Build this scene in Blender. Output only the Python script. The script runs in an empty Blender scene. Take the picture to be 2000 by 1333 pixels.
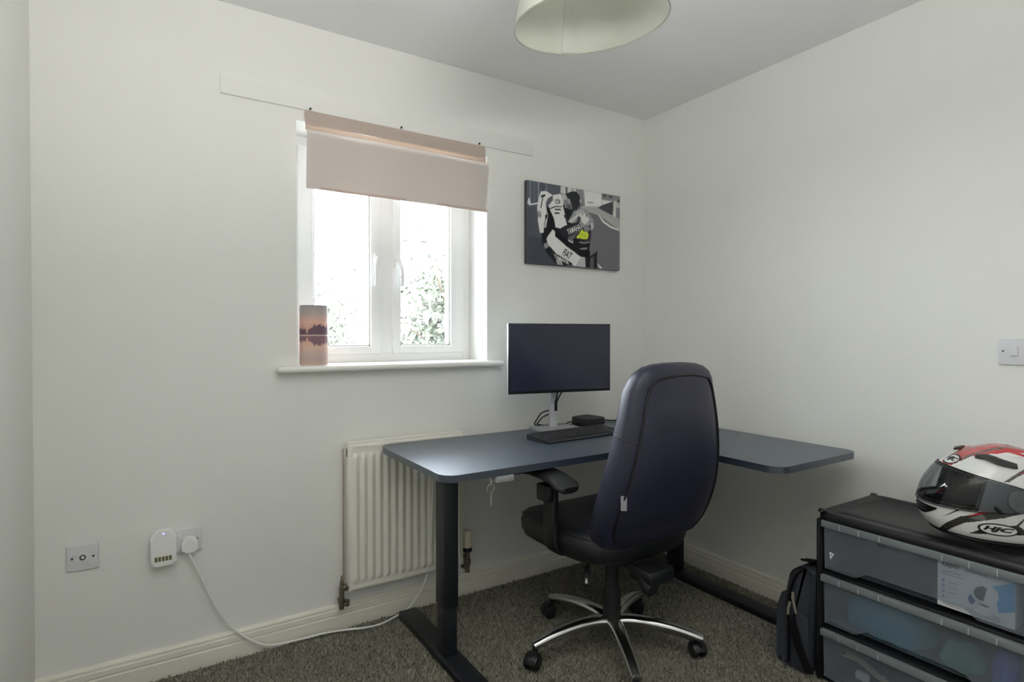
import bpy, bmesh, math, random
import numpy as np
from mathutils import Vector, Matrix

S = bpy.context.scene
COL = S.collection
PI = math.pi
rnd = random.Random(7)

# ------------------------------------------------------------------ camera, sky, exposure
cam_d = bpy.data.cameras.new('camera')
cam = bpy.data.objects.new('camera', cam_d)
COL.objects.link(cam)
CP = Vector((-2.366, -2.319, 1.1875))
YAW, PITCH, FPX = 0.5658, 0.0117, 1107.0
fw = Vector((math.sin(YAW) * math.cos(PITCH), math.cos(YAW) * math.cos(PITCH), -math.sin(PITCH)))
rt = Vector((math.cos(YAW), -math.sin(YAW), 0))
up = rt.cross(fw)
cam.matrix_world = Matrix.Translation(CP) @ Matrix((rt, up, -fw)).transposed().to_4x4()
cam_d.sensor_width = 36.0
cam_d.lens = FPX / 2000 * 36.0
cam_d.clip_start = 0.02
S.camera = cam

W = bpy.data.worlds.new('sky')
S.world = W
W.use_nodes = True
wn = W.node_tree
bg = wn.nodes['Background']
bg.inputs['Color'].default_value = (0.90, 0.965, 1.04, 1)
bg.inputs['Strength'].default_value = 24.0

S.view_settings.view_transform = 'Standard'
S.view_settings.look = 'None'
S.view_settings.gamma = 1.0
S.view_settings.exposure = 0.0
S.view_settings.use_curve_mapping = False
S.cycles.use_denoising = True
S.cycles.max_bounces = 14
S.cycles.diffuse_bounces = 8
S.cycles.transparent_max_bounces = 16
S.cycles.sample_clamp_indirect = 6.0

# sampling portal in the window opening (guides the sky light, emits nothing itself)
pl = bpy.data.lights.new('window_portal', 'AREA')
pl.shape = 'RECTANGLE'
pl.size, pl.size_y = 0.86, 0.96
pl.cycles.is_portal = True
po = bpy.data.objects.new('window_portal', pl)
po.location = (-1.46, 0.26, 1.54)
po.rotation_euler = (-PI / 2, 0, 0)
COL.objects.link(po)

# sun added behind the house for bounce onto the ceiling: it lights the paving and trees outside, none of it comes straight in
sn = bpy.data.lights.new('sun', 'SUN')
sn.energy = 54.0
sn.angle = .01
sn.color = (1.0, .985, .96)
so = bpy.data.objects.new('sun', sn)
so.rotation_euler = Vector((.25, .62, -.85)).to_track_quat('-Z', 'Y').to_euler()
COL.objects.link(so)

# unseen fill lamp added behind the camera, bounced off the ceiling
ll = bpy.data.lights.new('bounce_fill', 'AREA')
ll.shape = 'DISK'
ll.size = .45
ll.energy = 26.0
ll.color = (1.0, .992, .962)
lo_ = bpy.data.objects.new('bounce_fill', ll)
lo_.location = (-1.85, -2.02, 1.80)
lo_.rotation_euler = Vector((-.15, .15, .95)).to_track_quat('-Z', 'Y').to_euler()
COL.objects.link(lo_)

# ------------------------------------------------------------------ materials
def lin(c):
    if isinstance(c, str):
        c = [int(c[i:i + 2], 16) / 255 for i in (0, 2, 4)]
    return tuple(((v + .055) / 1.055) ** 2.4 if v > .04045 else v / 12.92 for v in c)

MATS = {}
def mat(name, col, rough=.5, metal=0., spec=.5, noise=0., nscale=40., bump=0., bscale=200., coat=0., sheen=0.):
    m = bpy.data.materials.new(name)
    m.use_nodes = True
    nt = m.node_tree
    b = nt.nodes['Principled BSDF']
    c = lin(col)
    b.inputs['Base Color'].default_value = (*c, 1)
    b.inputs['Roughness'].default_value = rough
    b.inputs['Metallic'].default_value = metal
    b.inputs['Specular IOR Level'].default_value = spec
    b.inputs['Coat Weight'].default_value = coat
    b.inputs['Sheen Weight'].default_value = sheen
    tc = nt.nodes.new('ShaderNodeTexCoord')
    if noise > 0:
        n = nt.nodes.new('ShaderNodeTexNoise')
        n.inputs['Scale'].default_value = nscale
        n.inputs['Detail'].default_value = 4
        r = nt.nodes.new('ShaderNodeMix'); r.data_type = 'RGBA'
        r.inputs['A'].default_value = (*[v * (1 - noise) for v in c], 1)
        r.inputs['B'].default_value = (*[min(1, v * (1 + noise)) for v in c], 1)
        nt.links.new(tc.outputs['Object'], n.inputs['Vector'])
        nt.links.new(n.outputs['Fac'], r.inputs['Factor'])
        nt.links.new(r.outputs['Result'], b.inputs['Base Color'])
    if bump > 0:
        n2 = nt.nodes.new('ShaderNodeTexNoise')
        n2.inputs['Scale'].default_value = bscale
        n2.inputs['Detail'].default_value = 3
        bp = nt.nodes.new('ShaderNodeBump')
        bp.inputs['Strength'].default_value = bump
        bp.inputs['Distance'].default_value = .002
        nt.links.new(tc.outputs['Object'], n2.inputs['Vector'])
        nt.links.new(n2.outputs['Fac'], bp.inputs['Height'])
        nt.links.new(bp.outputs['Normal'], b.inputs['Normal'])
    MATS[name] = m
    return m

def mat_attr(name, rough=.5, spec=.5, coat=0., attr='print'):
    m = bpy.data.materials.new(name)
    m.use_nodes = True
    nt = m.node_tree
    b = nt.nodes['Principled BSDF']
    a = nt.nodes.new('ShaderNodeAttribute'); a.attribute_name = attr
    nt.links.new(a.outputs['Color'], b.inputs['Base Color'])
    b.inputs['Roughness'].default_value = rough
    b.inputs['Specular IOR Level'].default_value = spec
    b.inputs['Coat Weight'].default_value = coat
    b.inputs['Coat Roughness'].default_value = .08
    return m

def mat_trans(name, col, clear, tint=(1, 1, 1), rough=.3, transl=.0, gloss=.06):
    """thin sheet: part clear, part diffuse / translucent, with a fresnel sheen"""
    m = bpy.data.materials.new(name)
    m.use_nodes = True
    nt = m.node_tree
    nt.nodes.remove(nt.nodes['Principled BSDF'])
    out = nt.nodes['Material Output']
    L = nt.links.new
    tr = nt.nodes.new('ShaderNodeBsdfTransparent'); tr.inputs['Color'].default_value = (*tint, 1)
    df = nt.nodes.new('ShaderNodeBsdfDiffuse'); df.inputs['Color'].default_value = (*lin(col), 1)
    tl = nt.nodes.new('ShaderNodeBsdfTranslucent'); tl.inputs['Color'].default_value = (*lin(col), 1)
    gl = nt.nodes.new('ShaderNodeBsdfGlossy'); gl.inputs['Roughness'].default_value = rough
    m1 = nt.nodes.new('ShaderNodeMixShader'); m1.inputs[0].default_value = transl
    L(df.outputs[0], m1.inputs[1]); L(tl.outputs[0], m1.inputs[2])
    m2 = nt.nodes.new('ShaderNodeMixShader'); m2.inputs[0].default_value = clear
    L(m1.outputs[0], m2.inputs[1]); L(tr.outputs[0], m2.inputs[2])
    fr = nt.nodes.new('ShaderNodeLayerWeight'); fr.inputs['Blend'].default_value = .25
    mu = nt.nodes.new('ShaderNodeMath'); mu.operation = 'MULTIPLY_ADD'
    mu.inputs[1].default_value = .45; mu.inputs[2].default_value = gloss
    L(fr.outputs['Fresnel'], mu.inputs[0])
    m3 = nt.nodes.new('ShaderNodeMixShader')
    L(mu.outputs[0], m3.inputs[0]); L(m2.outputs[0], m3.inputs[1]); L(gl.outputs[0], m3.inputs[2])
    L(m3.outputs[0], out.inputs['Surface'])
    return m

m_wall = mat('wall_paint', 'E7E7E3', .75, spec=.25, noise=.012, nscale=3, bump=.05, bscale=350)
m_ceil = mat('ceiling_paint', 'EEEEEF', .9, spec=.1, noise=.01, nscale=3, bump=.04, bscale=300)
m_gloss = mat('cream_gloss_paint', 'E4E1D4', .35, noise=.015, nscale=12)
m_white = mat('white_upvc', 'F2F2F2', .3, noise=.01, nscale=20)
m_sill = mat('sill_paint', 'EEEEE8', .4, noise=.015, nscale=10)
m_rad = mat('radiator_enamel', 'E9E7DC', .32, noise=.012, nscale=9)
m_plate = mat('white_plastic_plate', 'D6D7DA', .35, noise=.01, nscale=30)
m_plastic = mat('white_plastic', 'EDEDEB', .35, noise=.01, nscale=30)
m_dot = mat('dark_socket_hole', '1A1A1A', .6)
m_screw = mat('screw_metal', '6B6B68', .35, metal=.8)
m_carpet = mat('carpet_backing', '6F6A60', .95, spec=.05, noise=.35, nscale=90, bump=.8, bscale=160)
m_desk = mat('desk_laminate', '1E2836', .42, spec=1.0, noise=.06, nscale=60, bump=.03, bscale=900, coat=.8)
m_desk.node_tree.nodes['Principled BSDF'].inputs['Coat Roughness'].default_value = .42
m_desk.node_tree.nodes['Principled BSDF'].inputs['Coat Tint'].default_value = (.86, .93, 1.0, 1)
m_desk_edge = mat('desk_edge_band', '252932', .4, noise=.04, nscale=60)
m_steel = mat('black_powder_coat', '101319', .45, noise=.08, nscale=200, bump=.1, bscale=900)
m_leather = mat('navy_black_leather', '1D1E33', .38, spec=.55, noise=.12, nscale=30, bump=.35, bscale=420)
m_leather_d = mat('black_leather', '15171B', .42, spec=.5, noise=.12, nscale=30, bump=.3, bscale=420)
m_piping = mat('leather_piping', '0D0D12', .45, noise=.05)
m_blackp = mat('black_plastic', '111316', .42, noise=.06, nscale=80)
m_blackm = mat('matte_black_plastic', '0D0F12', .6, noise=.06, nscale=80, bump=.1, bscale=700)
m_chrome = mat('chrome', 'DADAD8', .2, metal=1., noise=.02, nscale=40)
m_silver = mat('silver_aluminium', 'CDCED2', .34, metal=.35, noise=.02, nscale=80)
m_screen = mat('dark_screen', '1F2339', .30, spec=.6, noise=.03, nscale=3)
m_tag = mat('grey_tag', '8E8E96', .5, noise=.05)
m_brass = mat('dull_nickel_brass', '88816F', .35, metal=.8, noise=.2, nscale=60)
m_brown = mat('dull_brown', 'AD9480', .45, metal=.4, noise=.2, nscale=40)
m_trv = mat('ivory_plastic', 'D9D2B8', .4, noise=.03)
m_cable_w = mat('white_cable', 'E9E9E6', .5, noise=.03)
m_cable_k = mat('black_cable', '101114', .5, noise=.05)
m_bag = mat('charcoal_nylon', '3C3F46', .85, spec=.2, noise=.2, nscale=260, bump=.5, bscale=900)
m_strap = mat('black_webbing', '0C0D10', .8, spec=.2, noise=.1, nscale=300, bump=.4, bscale=1200)
m_zip = mat('zip_metal', 'B9B2A0', .35, metal=.7, noise=.05)
m_liner = mat('helmet_liner', '1A1B1D', .9, spec=.1, noise=.1, nscale=90)
m_gasket = mat('rubber_gasket', '0A0A0B', .5, noise=.05)
m_lamp = mat_trans('cream_shade_plastic', 'DADBD1', .10, rough=.5, transl=.45, gloss=.02)
m_glass = mat_trans('window_glass', 'FFFFFF', 1.0, tint=(.97, .98, .98), rough=.02, gloss=.02)
m_frost = mat_trans('frosted_drawer_plastic', 'B4BCC8', .76, tint=(.93, .96, .98), rough=.38, transl=.4, gloss=.03)
m_rib = mat('clear_rib', 'B9C0C2', .3)
m_lip = mat_trans('frosted_drawer_lip', '8A9296', .10, tint=(.85, .9, .92), rough=.3, transl=.2, gloss=.06)
m_visor = mat_trans('smoked_visor', '3A3D42', .90, tint=(.74, .76, .78), rough=.03, gloss=.05)
m_blind = mat_trans('beige_blind_fabric', 'DACBC1', .0, rough=.8, transl=.38, gloss=.0)
m_blind_lit = mat_trans('backlit_blind_fabric', 'E6E0DC', .0, rough=.8, transl=.45, gloss=.0)  # lit copy of the blind fabric: backlight and haze put into the colour
m_lining = mat_trans('blind_lining', 'E4DEDA', .0, rough=.8, transl=.5, gloss=.0)
m_strip = mat_trans('thin_blind_fabric', 'D9C9BC', .0, rough=.8, transl=.55, gloss=.0)
m_pin = mat('dark_pin', '3A3632', .4, metal=.6)
m_led = bpy.data.materials.new('blue_led')
m_led.use_nodes = True
m_led.node_tree.nodes['Principled BSDF'].inputs['Base Color'].default_value = (.2, .2, .8, 1)
m_led.node_tree.nodes['Principled BSDF'].inputs['Emission Color'].default_value = (.35, .35, 1, 1)
m_led.node_tree.nodes['Principled BSDF'].inputs['Emission Strength'].default_value = 1.6
m_vent = mat('vent_slot', '6A6A44', .6)
m_leaf = mat('tree_leaf', '3A3F33', .6, noise=.4, nscale=2)
m_ggask = mat('grey_gasket', 'C9C9C6', .6)
m_bark = mat('tree_bark', '5A5045', .9, noise=.3, nscale=8)
m_ground = mat('outdoor_paving', 'A6A7A5', .9, noise=.3, nscale=2)
m_teal = mat('teal_cloth', '3D8CA6', .8, noise=.15, nscale=14)
m_blue = mat('blue_cloth', '3550B0', .8, noise=.12, nscale=20)
m_green = mat('green_cloth', '4F9482', .8, noise=.12, nscale=20)
m_cream = mat('cream_strap', 'B8AC93', .7, noise=.15, nscale=40)
m_ink = mat('black_ink', '16171A', .5)
m_inkg = mat('grey_ink', '50525A', .5)
m_inkw = mat('white_ink', 'E6E6E4', .5)
m_inkb = mat('pale_blue_ink', '8E9BC0', .5)

# ------------------------------------------------------------------ object helpers
def thing(name, label, cat, loc=(0, 0, 0), rot=None, group=None, kind=None):
    o = bpy.data.objects.new(name, None)
    o.empty_display_size = .05
    M = Matrix.Translation(Vector(loc))
    if rot is not None:
        M = M @ rot.to_4x4()
    o.matrix_world = M
    COL.objects.link(o)
    tag(o, label, cat, group, kind)
    return o

def tag(o, label=None, cat=None, group=None, kind=None):
    if label: o['label'] = label
    if cat: o['category'] = cat
    if group: o['group'] = group
    if kind: o['kind'] = kind
    return o

def world_of(o):
    M = o.matrix_basis.copy()
    while o.parent:
        o = o.parent
        M = o.matrix_basis @ M
    return M

def link(name, me, m, parent=None, world=True, smooth=35, kind=None, label=None):
    """mesh in world coordinates (world=True) or in the parent's own frame"""
    o = bpy.data.objects.new(name, me)
    COL.objects.link(o)
    if parent is not None:
        o.parent = parent
        if world:
            me.transform(world_of(parent).inverted())
    if m is not None and not me.materials:
        me.materials.append(m)
    if smooth:
        me.polygons.foreach_set('use_smooth', [True] * len(me.polygons))
        me.set_sharp_from_angle(angle=math.radians(smooth))
    me.update()
    if kind: o['kind'] = kind
    if label: o['label'] = label
    return o

def islands(bm):
    """one bmesh per connected piece"""
    seen = set(); out = []
    for v0 in bm.verts:
        if v0 in seen: continue
        st = [v0]; seen.add(v0); isl = []
        while st:
            v = st.pop(); isl.append(v)
            for e in v.link_edges:
                w = e.other_vert(v)
                if w not in seen: seen.add(w); st.append(w)
        nb = bmesh.new(); mp = {v: nb.verts.new(v.co) for v in isl}
        for f in {f for v in isl for f in v.link_faces}: nb.faces.new([mp[v] for v in f.verts])
        out.append(nb)
    bm.free()
    return out

def objs(name, bm, m, parent, **k):
    """every connected piece becomes an object of its own"""
    return [obj(name, b, m, parent, **k) for b in islands(bm)]

def obj(name, bm, m, parent=None, world=True, smooth=35, kind=None, label=None, fix=True):
    if fix:
        bmesh.ops.recalc_face_normals(bm, faces=bm.faces[:])
    me = bpy.data.meshes.new(name)
    bm.to_mesh(me)
    bm.free()
    return link(name, me, m, parent, world, smooth, kind, label)

NB = bmesh.new

def box(bm, a, b, bev=0., seg=2):
    """axis-aligned box between corners a and b"""
    a = Vector(a); b = Vector(b)
    r = bmesh.ops.create_cube(bm, size=1.0)
    vs = r['verts']
    c = (a + b) / 2; s = b - a
    for v in vs:
        v.co = Vector((v.co.x * s.x, v.co.y * s.y, v.co.z * s.z)) + c
    if bev > 0:
        es = list({e for v in vs for e in v.link_edges})
        bmesh.ops.bevel(bm, geom=es, offset=bev, segments=seg, affect='EDGES', profile=.5)
    return bm

def cyl(bm, p, q, r, r2=None, seg=24, cap=True):
    p = Vector(p); q = Vector(q)
    d = q - p
    M = Matrix.Translation((p + q) / 2) @ d.to_track_quat('Z', 'Y').to_matrix().to_4x4()
    bmesh.ops.create_cone(bm, cap_ends=cap, segments=seg, radius1=r, radius2=r if r2 is None else r2, depth=d.length, matrix=M)
    return bm

def lathe(bm, prof, c=(0, 0, 0), seg=32, axis=None):
    """prof: list of (r, z)"""
    rings = []
    R = axis or Matrix.Identity(3)
    c = Vector(c)
    for r, z in prof:
        if r < 1e-6:
            rings.append([bm.verts.new(c + R @ Vector((0, 0, z)))])
        else:
            rings.append([bm.verts.new(c + R @ Vector((r * math.cos(2 * PI * i / seg), r * math.sin(2 * PI * i / seg), z))) for i in range(seg)])
    for A, B in zip(rings, rings[1:]):
        for i in range(seg):
            j = (i + 1) % seg
            if len(A) == 1 and len(B) == 1: continue
            if len(A) == 1: bm.faces.new((A[0], B[i], B[j]))
            elif len(B) == 1: bm.faces.new((A[i], A[j], B[0]))
            else: bm.faces.new((A[i], A[j], B[j], B[i]))
    return bm

def loft(bm, rings, cap=True, closed=False):
    R = [[bm.verts.new(p) for p in ring] for ring in rings]
    n = len(R[0])
    pairs = list(zip(R, R[1:])) + ([(R[-1], R[0])] if closed else [])
    for A, B in pairs:
        for i in range(n):
            j = (i + 1) % n
            bm.faces.new((A[i], A[j], B[j], B[i]))
    if cap and not closed:
        bm.faces.new(R[0][::-1]); bm.faces.new(R[-1])
    return bm

def smooth_path(pts, n=8):
    """Catmull-Rom through pts"""
    P = [Vector(p) for p in pts]
    P = [P[0] * 2 - P[1]] + P + [P[-1] * 2 - P[-2]]
    out = []
    for i in range(1, len(P) - 2):
        for k in range(n):
            t = k / n
            a, b, c, d = P[i - 1], P[i], P[i + 1], P[i + 2]
            out.append(.5 * ((2 * b) + (c - a) * t + (2 * a - 5 * b + 4 * c - d) * t * t + (3 * b - a - 3 * c + d) * t ** 3))
    out.append(P[-2].copy())
    return out

def sweep(bm, pts, rx, ry=None, upv=(0, 0, 1), seg=10, closed=False, n=2.):
    """superellipse section swept along pts; rx sideways, ry along upv (numbers or lists)"""
    pts = [Vector(p) for p in pts]
    N = len(pts)
    ry = rx if ry is None else ry
    g = lambda v, i: v[i] if isinstance(v, (list, tuple)) else v
    rings = []
    upv = Vector(upv)
    for i, p in enumerate(pts):
        if closed: t = pts[(i + 1) % N] - pts[i - 1]
        else: t = pts[min(i + 1, N - 1)] - pts[max(i - 1, 0)]
        t.normalize()
        s = t.cross(upv)
        if s.length < 1e-4: s = t.cross(Vector((1, .01, 0)))
        s.normalize(); u = s.cross(t).normalized()
        ring = []
        for k in range(seg):
            a = 2 * PI * k / seg
            ca, sa = math.cos(a), math.sin(a)
            x = math.copysign(abs(ca) ** (2 / n), ca); y = math.copysign(abs(sa) ** (2 / n), sa)
            ring.append(p + s * (x * g(rx, i)) + u * (y * g(ry, i)))
        rings.append(ring)
    return loft(bm, rings, cap=True, closed=closed)

def tube(bm, pts, r, n=8, seg=8, closed=False):
    return sweep(bm, smooth_path(pts, n) if n > 1 else pts, r, seg=seg, closed=closed)

def prism(bm, poly, z0, z1, M=None):
    """polygon (x, y) extruded z0..z1, through matrix M"""
    M = M or Matrix.Identity(4)
    A = [bm.verts.new(M @ Vector((x, y, z0))) for x, y in poly]
    B = [bm.verts.new(M @ Vector((x, y, z1))) for x, y in poly]
    bm.faces.new(A[::-1]); bm.faces.new(B)
    n = len(A)
    for i in range(n):
        j = (i + 1) % n
        bm.faces.new((A[i], A[j], B[j], B[i]))
    return bm

def round_poly(pts, radii, seg=8):
    out = []
    n = len(pts)
    for i in range(n):
        p = Vector(pts[i]); a = (Vector(pts[i - 1]) - p); b = (Vector(pts[(i + 1) % n]) - p)
        r = radii[i] if isinstance(radii, (list, tuple)) else radii
        if r <= 0: out.append(tuple(p)); continue
        a.normalize(); b.normalize()
        ang = a.angle(b); d = r / math.tan(ang / 2)
        c = p + (a + b).normalized() * (r / math.sin(ang / 2))
        s = p + a * d - c; e = p + b * d - c
        a0 = math.atan2(s.y, s.x); a1 = math.atan2(e.y, e.x)
        da = (a1 - a0 + PI) % (2 * PI) - PI
        for k in range(seg + 1):
            t = a0 + da * k / seg
            out.append((c.x + r * math.cos(t), c.y + r * math.sin(t)))
    return out

def grid_mesh(name, P, colors=None, attr='print'):
    """P: (rows, cols, 3) array -> mesh; colors (rows, cols, 3) linear per vertex"""
    h, w = P.shape[:2]
    idx = np.arange(h * w).reshape(h, w)
    q = np.stack([idx[:-1, :-1], idx[:-1, 1:], idx[1:, 1:], idx[1:, :-1]], -1).reshape(-1, 4)
    me = bpy.data.meshes.new(name)
    me.vertices.add(h * w); me.vertices.foreach_set('co', P.reshape(-1).astype(np.float32))
    me.loops.add(q.size); me.loops.foreach_set('vertex_index', q.reshape(-1).astype(np.int32))
    me.polygons.add(len(q)); me.polygons.foreach_set('loop_start', (np.arange(len(q)) * 4).astype(np.int32))
    me.update(calc_edges=True); me.validate()
    if colors is not None:
        a = me.attributes.new(attr, 'FLOAT_COLOR', 'POINT')
        c = np.ones((h * w, 4), np.float32); c[:, :3] = colors.reshape(-1, 3)
        a.data.foreach_set('color', c.reshape(-1))
    return me

def inpoly(X, Y, poly):
    r = np.zeros(X.shape, bool)
    n = len(poly)
    for i in range(n):
        x0, y0 = poly[i]; x1, y1 = poly[(i + 1) % n]
        if y0 == y1: continue
        c = ((y0 > Y) != (y1 > Y)) & (X < (x1 - x0) * (Y - y0) / (y1 - y0) + x0)
        r ^= c
    return r

def paint(img, X, Y, poly, col):
    img[inpoly(X, Y, poly)] = lin(col)

def ell(cx, cy, rx, ry, a=0, n=24):
    ca, sa = math.cos(a), math.sin(a)
    return [(cx + rx * math.cos(t) * ca - ry * math.sin(t) * sa, cy + rx * math.cos(t) * sa + ry * math.sin(t) * ca)
            for t in [2 * PI * k / n for k in range(n)]]

def text_data(s, bold=.0, shear=0.):
    """outline text as (verts Nx2 scaled to unit height, faces)"""
    cu = bpy.data.curves.new('lettering', 'FONT')
    cu.body = s; cu.offset = bold; cu.shear = shear
    cu.resolution_u = 3
    o = bpy.data.objects.new('lettering', cu)
    COL.objects.link(o)
    dg = bpy.context.evaluated_depsgraph_get(); dg.update()
    me = bpy.data.meshes.new_from_object(o.evaluated_get(dg))
    v = np.array([tuple(x.co) for x in me.vertices])[:, :2]
    f = [tuple(p.vertices) for p in me.polygons]
    bpy.data.objects.remove(o); bpy.data.curves.remove(cu); bpy.data.meshes.remove(me)
    mn, mx = v.min(0), v.max(0)
    v = (v - mn) / (mx - mn)          # unit box
    return v, f

def text_mesh(name, s, fn, m, parent, bold=.0, shear=0., world=True):
    """lettering mapped from the unit box (u right, v up) by fn(u, v) -> point"""
    v, f = text_data(s, bold, shear)
    me = bpy.data.meshes.new(name)
    me.from_pydata([tuple(fn(a, b)) for a, b in v], [], f)
    return link(name, me, m, parent, world, smooth=0)

def homography(src, dst):
    A = []
    for (x, y), (u, v) in zip(src, dst):
        A.append([x, y, 1, 0, 0, 0, -u * x, -u * y, -u]); A.append([0, 0, 0, x, y, 1, -v * x, -v * y, -v])
    H = np.linalg.svd(np.array(A, float))[2][-1].reshape(3, 3)
    return H / H[2, 2]

def happly(H, X, Y):
    w = H[2, 0] * X + H[2, 1] * Y + H[2, 2]
    return (H[0, 0] * X + H[0, 1] * Y + H[0, 2]) / w, (H[1, 0] * X + H[1, 1] * Y + H[1, 2]) / w

# ------------------------------------------------------------------ the room
XL, YR, H = -2.685, -2.62, 2.40
WX0, WX1, WZ0, WZ1 = -1.888, -1.033, 1.040, 2.022     # window opening

def structure(name, bm, m, parent=None, **k):
    o = obj(name, bm, m, parent, **k)
    if parent is None: o['kind'] = 'structure'
    return o

bm = NB()
for a, b in (((XL - .12, 0, 0), (WX0, .30, H)), ((WX1, 0, 0), (.12, .30, H)),
             ((WX0, 0, 0), (WX1, .30, WZ0)), ((WX0, 0, WZ1), (WX1, .30, H))):
    box(bm, a, b)
bmesh.ops.remove_doubles(bm, verts=bm.verts, dist=1e-5)
structure('wall_window', bm, m_wall, smooth=0)
bm = NB(); box(bm, (0, YR - .12, 0), (.12, 0, H)); structure('wall_right', bm, m_wall, smooth=0)
bm = NB(); box(bm, (XL - .12, YR - .12, 0), (XL, 0, H)); structure('wall_left', bm, m_wall, smooth=0)
bm = NB(); box(bm, (XL - .12, YR - .12, 0), (.12, YR, H)); structure('wall_rear', bm, m_wall, smooth=0)
bm = NB(); box(bm, (XL - .12, YR - .12, H), (.12, .30, H + .1)); structure('ceiling', bm, m_ceil, smooth=0)
bm = NB(); box(bm, (XL - .12, YR - .12, -.12), (.12, .30, -.012))
floor = structure('floor', bm, m_carpet, smooth=0)

# carpet pile: a tuft of four leaning blades at each spot of the part of the floor in view
def carpet():
    rs = np.random.RandomState(3)
    sp = .0068
    xs = np.arange(XL + .02, -.02, sp); ys = np.arange(-1.95, -.027, sp)
    X, Y = np.meshgrid(xs, ys); X = X.ravel(); Y = Y.ravel()
    # keep what the lens can see
    d = np.stack([X - CP.x, Y - CP.y, np.zeros_like(X) - CP.z], -1)
    z = d @ np.array(fw); px = 1000 + FPX * (d @ np.array(rt)) / z; py = 666.5 - FPX * (d @ np.array(up)) / z
    k = (z > .2) & (px > -150) & (px < 2150) & (py < 1480)
    X, Y = X[k], Y[k]; n = len(X)
    X = X + rs.uniform(-.4, .4, n) * sp; Y = Y + rs.uniform(-.4, .4, n) * sp
    h = rs.uniform(.008, .0135, n); r = sp * rs.uniform(.45, .75, n); a = rs.uniform(0, 2 * PI, n)
    lx = rs.normal(0, .0035, n); ly = rs.normal(0, .0035, n)
    V = np.zeros((n, 8, 3), np.float32)
    for i in range(4):
        t = a + i * PI / 2
        V[:, i] = np.stack([X + r * np.cos(t), Y + r * np.sin(t), np.full(n, -.0125)], -1)
        V[:, 4 + i] = np.stack([X + lx + .5 * r * np.cos(t + .5), Y + ly + .5 * r * np.sin(t + .5), -.0125 + h + rs.uniform(-.001, .001, n)], -1)
    fs = np.array([[0, 1, 5, 4], [1, 2, 6, 5], [2, 3, 7, 6], [3, 0, 4, 7], [4, 5, 6, 7]])
    q = (np.arange(n)[:, None, None] * 8 + fs[None]).reshape(-1, 4)
    me = bpy.data.meshes.new('carpet_pile')
    me.vertices.add(n * 8); me.vertices.foreach_set('co', V.reshape(-1))
    me.loops.add(q.size); me.loops.foreach_set('vertex_index', q.reshape(-1).astype(np.int32))
    me.polygons.add(len(q)); me.polygons.foreach_set('loop_start', (np.arange(len(q)) * 4).astype(np.int32))
    me.update(calc_edges=True)
    tone = np.clip(rs.normal(1, .26, n), .45, 1.75)
    base = np.array(lin('807E71'))
    c = np.ones((n, 8, 4), np.float32); c[:, :, :3] = (tone[:, None] * base[None])[:, None, :]
    at = me.attributes.new('print', 'FLOAT_COLOR', 'POINT'); at.data.foreach_set('color', c.reshape(-1))
    link('carpet_pile', me, mat_attr('carpet_fibre', .95, .05), floor, smooth=0, kind='stuff')
carpet()

# skirting boards with two grooves
def skirting(name, p, q, inward):
    prof = [(0, 0), (.017, 0), (.017, .056), (.0135, .059), (.0135, .062), (.016, .065), (.0155, .082), (.012, .0845), (.012, .087), (.0125, .094), (.008, .101), (0, .103)]
    p = Vector(p); q = Vector(q); iw = Vector(inward)
    bm = NB()
    A = [bm.verts.new(p + iw * d + Vector((0, 0, z - .012))) for d, z in prof]
    B = [bm.verts.new(q + iw * d + Vector((0, 0, z - .012))) for d, z in prof]
    n = len(A)
    for i in range(n): bm.faces.new((A[i], A[(i + 1) % n], B[(i + 1) % n], B[i]))
    bm.faces.new(A); bm.faces.new(B[::-1])
    structure(name, bm, m_gloss, smooth=25)
skirting('baseboard_window', (XL, -.0005, 0), (0, -.0005, 0), (0, -1, 0))
skirting('baseboard_right', (-.0005, 0, 0), (-.0005, YR, 0), (-1, 0, 0))
skirting('baseboard_left', (XL + .0005, -.02, 0), (XL + .0005, YR, 0), (1, 0, 0))

# window board (sill) and the batten above the window
bm = NB()
box(bm, (-1.967, -.05, 1.040), (-.962, -.0005, 1.0645), bev=.011, seg=4)
box(bm, (WX0 + .001, -.012, 1.0405), (WX1 - .001, .20, 1.0645))
structure('trim_1', bm, m_sill)
bm = NB(); box(bm, (-2.151, -.0085, 2.066), (-.773, -.0005, 2.137), bev=.002)
structure('trim_2', bm, m_wall)

# ------------------------------------------------------------------ window
win = bpy.data.objects.new('window_1', None); COL.objects.link(win)
win.location = (-1.46, .2, 1.065); win['kind'] = 'structure'
Z0, Z1 = 1.0645, 2.022
bm = NB()
fy0, fy1 = .175, .245
box(bm, (WX0, fy0, Z0), (WX0 + .044, fy1, Z1), .003); box(bm, (WX1 - .044, fy0, Z0), (WX1, fy1, Z1), .003)
box(bm, (WX0 + .042, fy0, Z0), (WX1 - .042, fy1, Z0 + .04), .003); box(bm, (WX0 + .042, fy0, Z1 - .044), (WX1 - .042, fy1, Z1), .003)
obj('frame', bm, m_white, win)
bm = NB(); box(bm, (-1.494, fy0 + .002, Z0 + .03), (-1.431, fy1, Z1 - .03), .003); obj('mullion', bm, m_white, win)
bm = NB(); box(bm, (-1.72, fy0 - .01, Z1 - .034), (-1.2, fy0 + .004, Z1 - .012), .004); obj('trickle_vent', bm, m_white, win)

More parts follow.
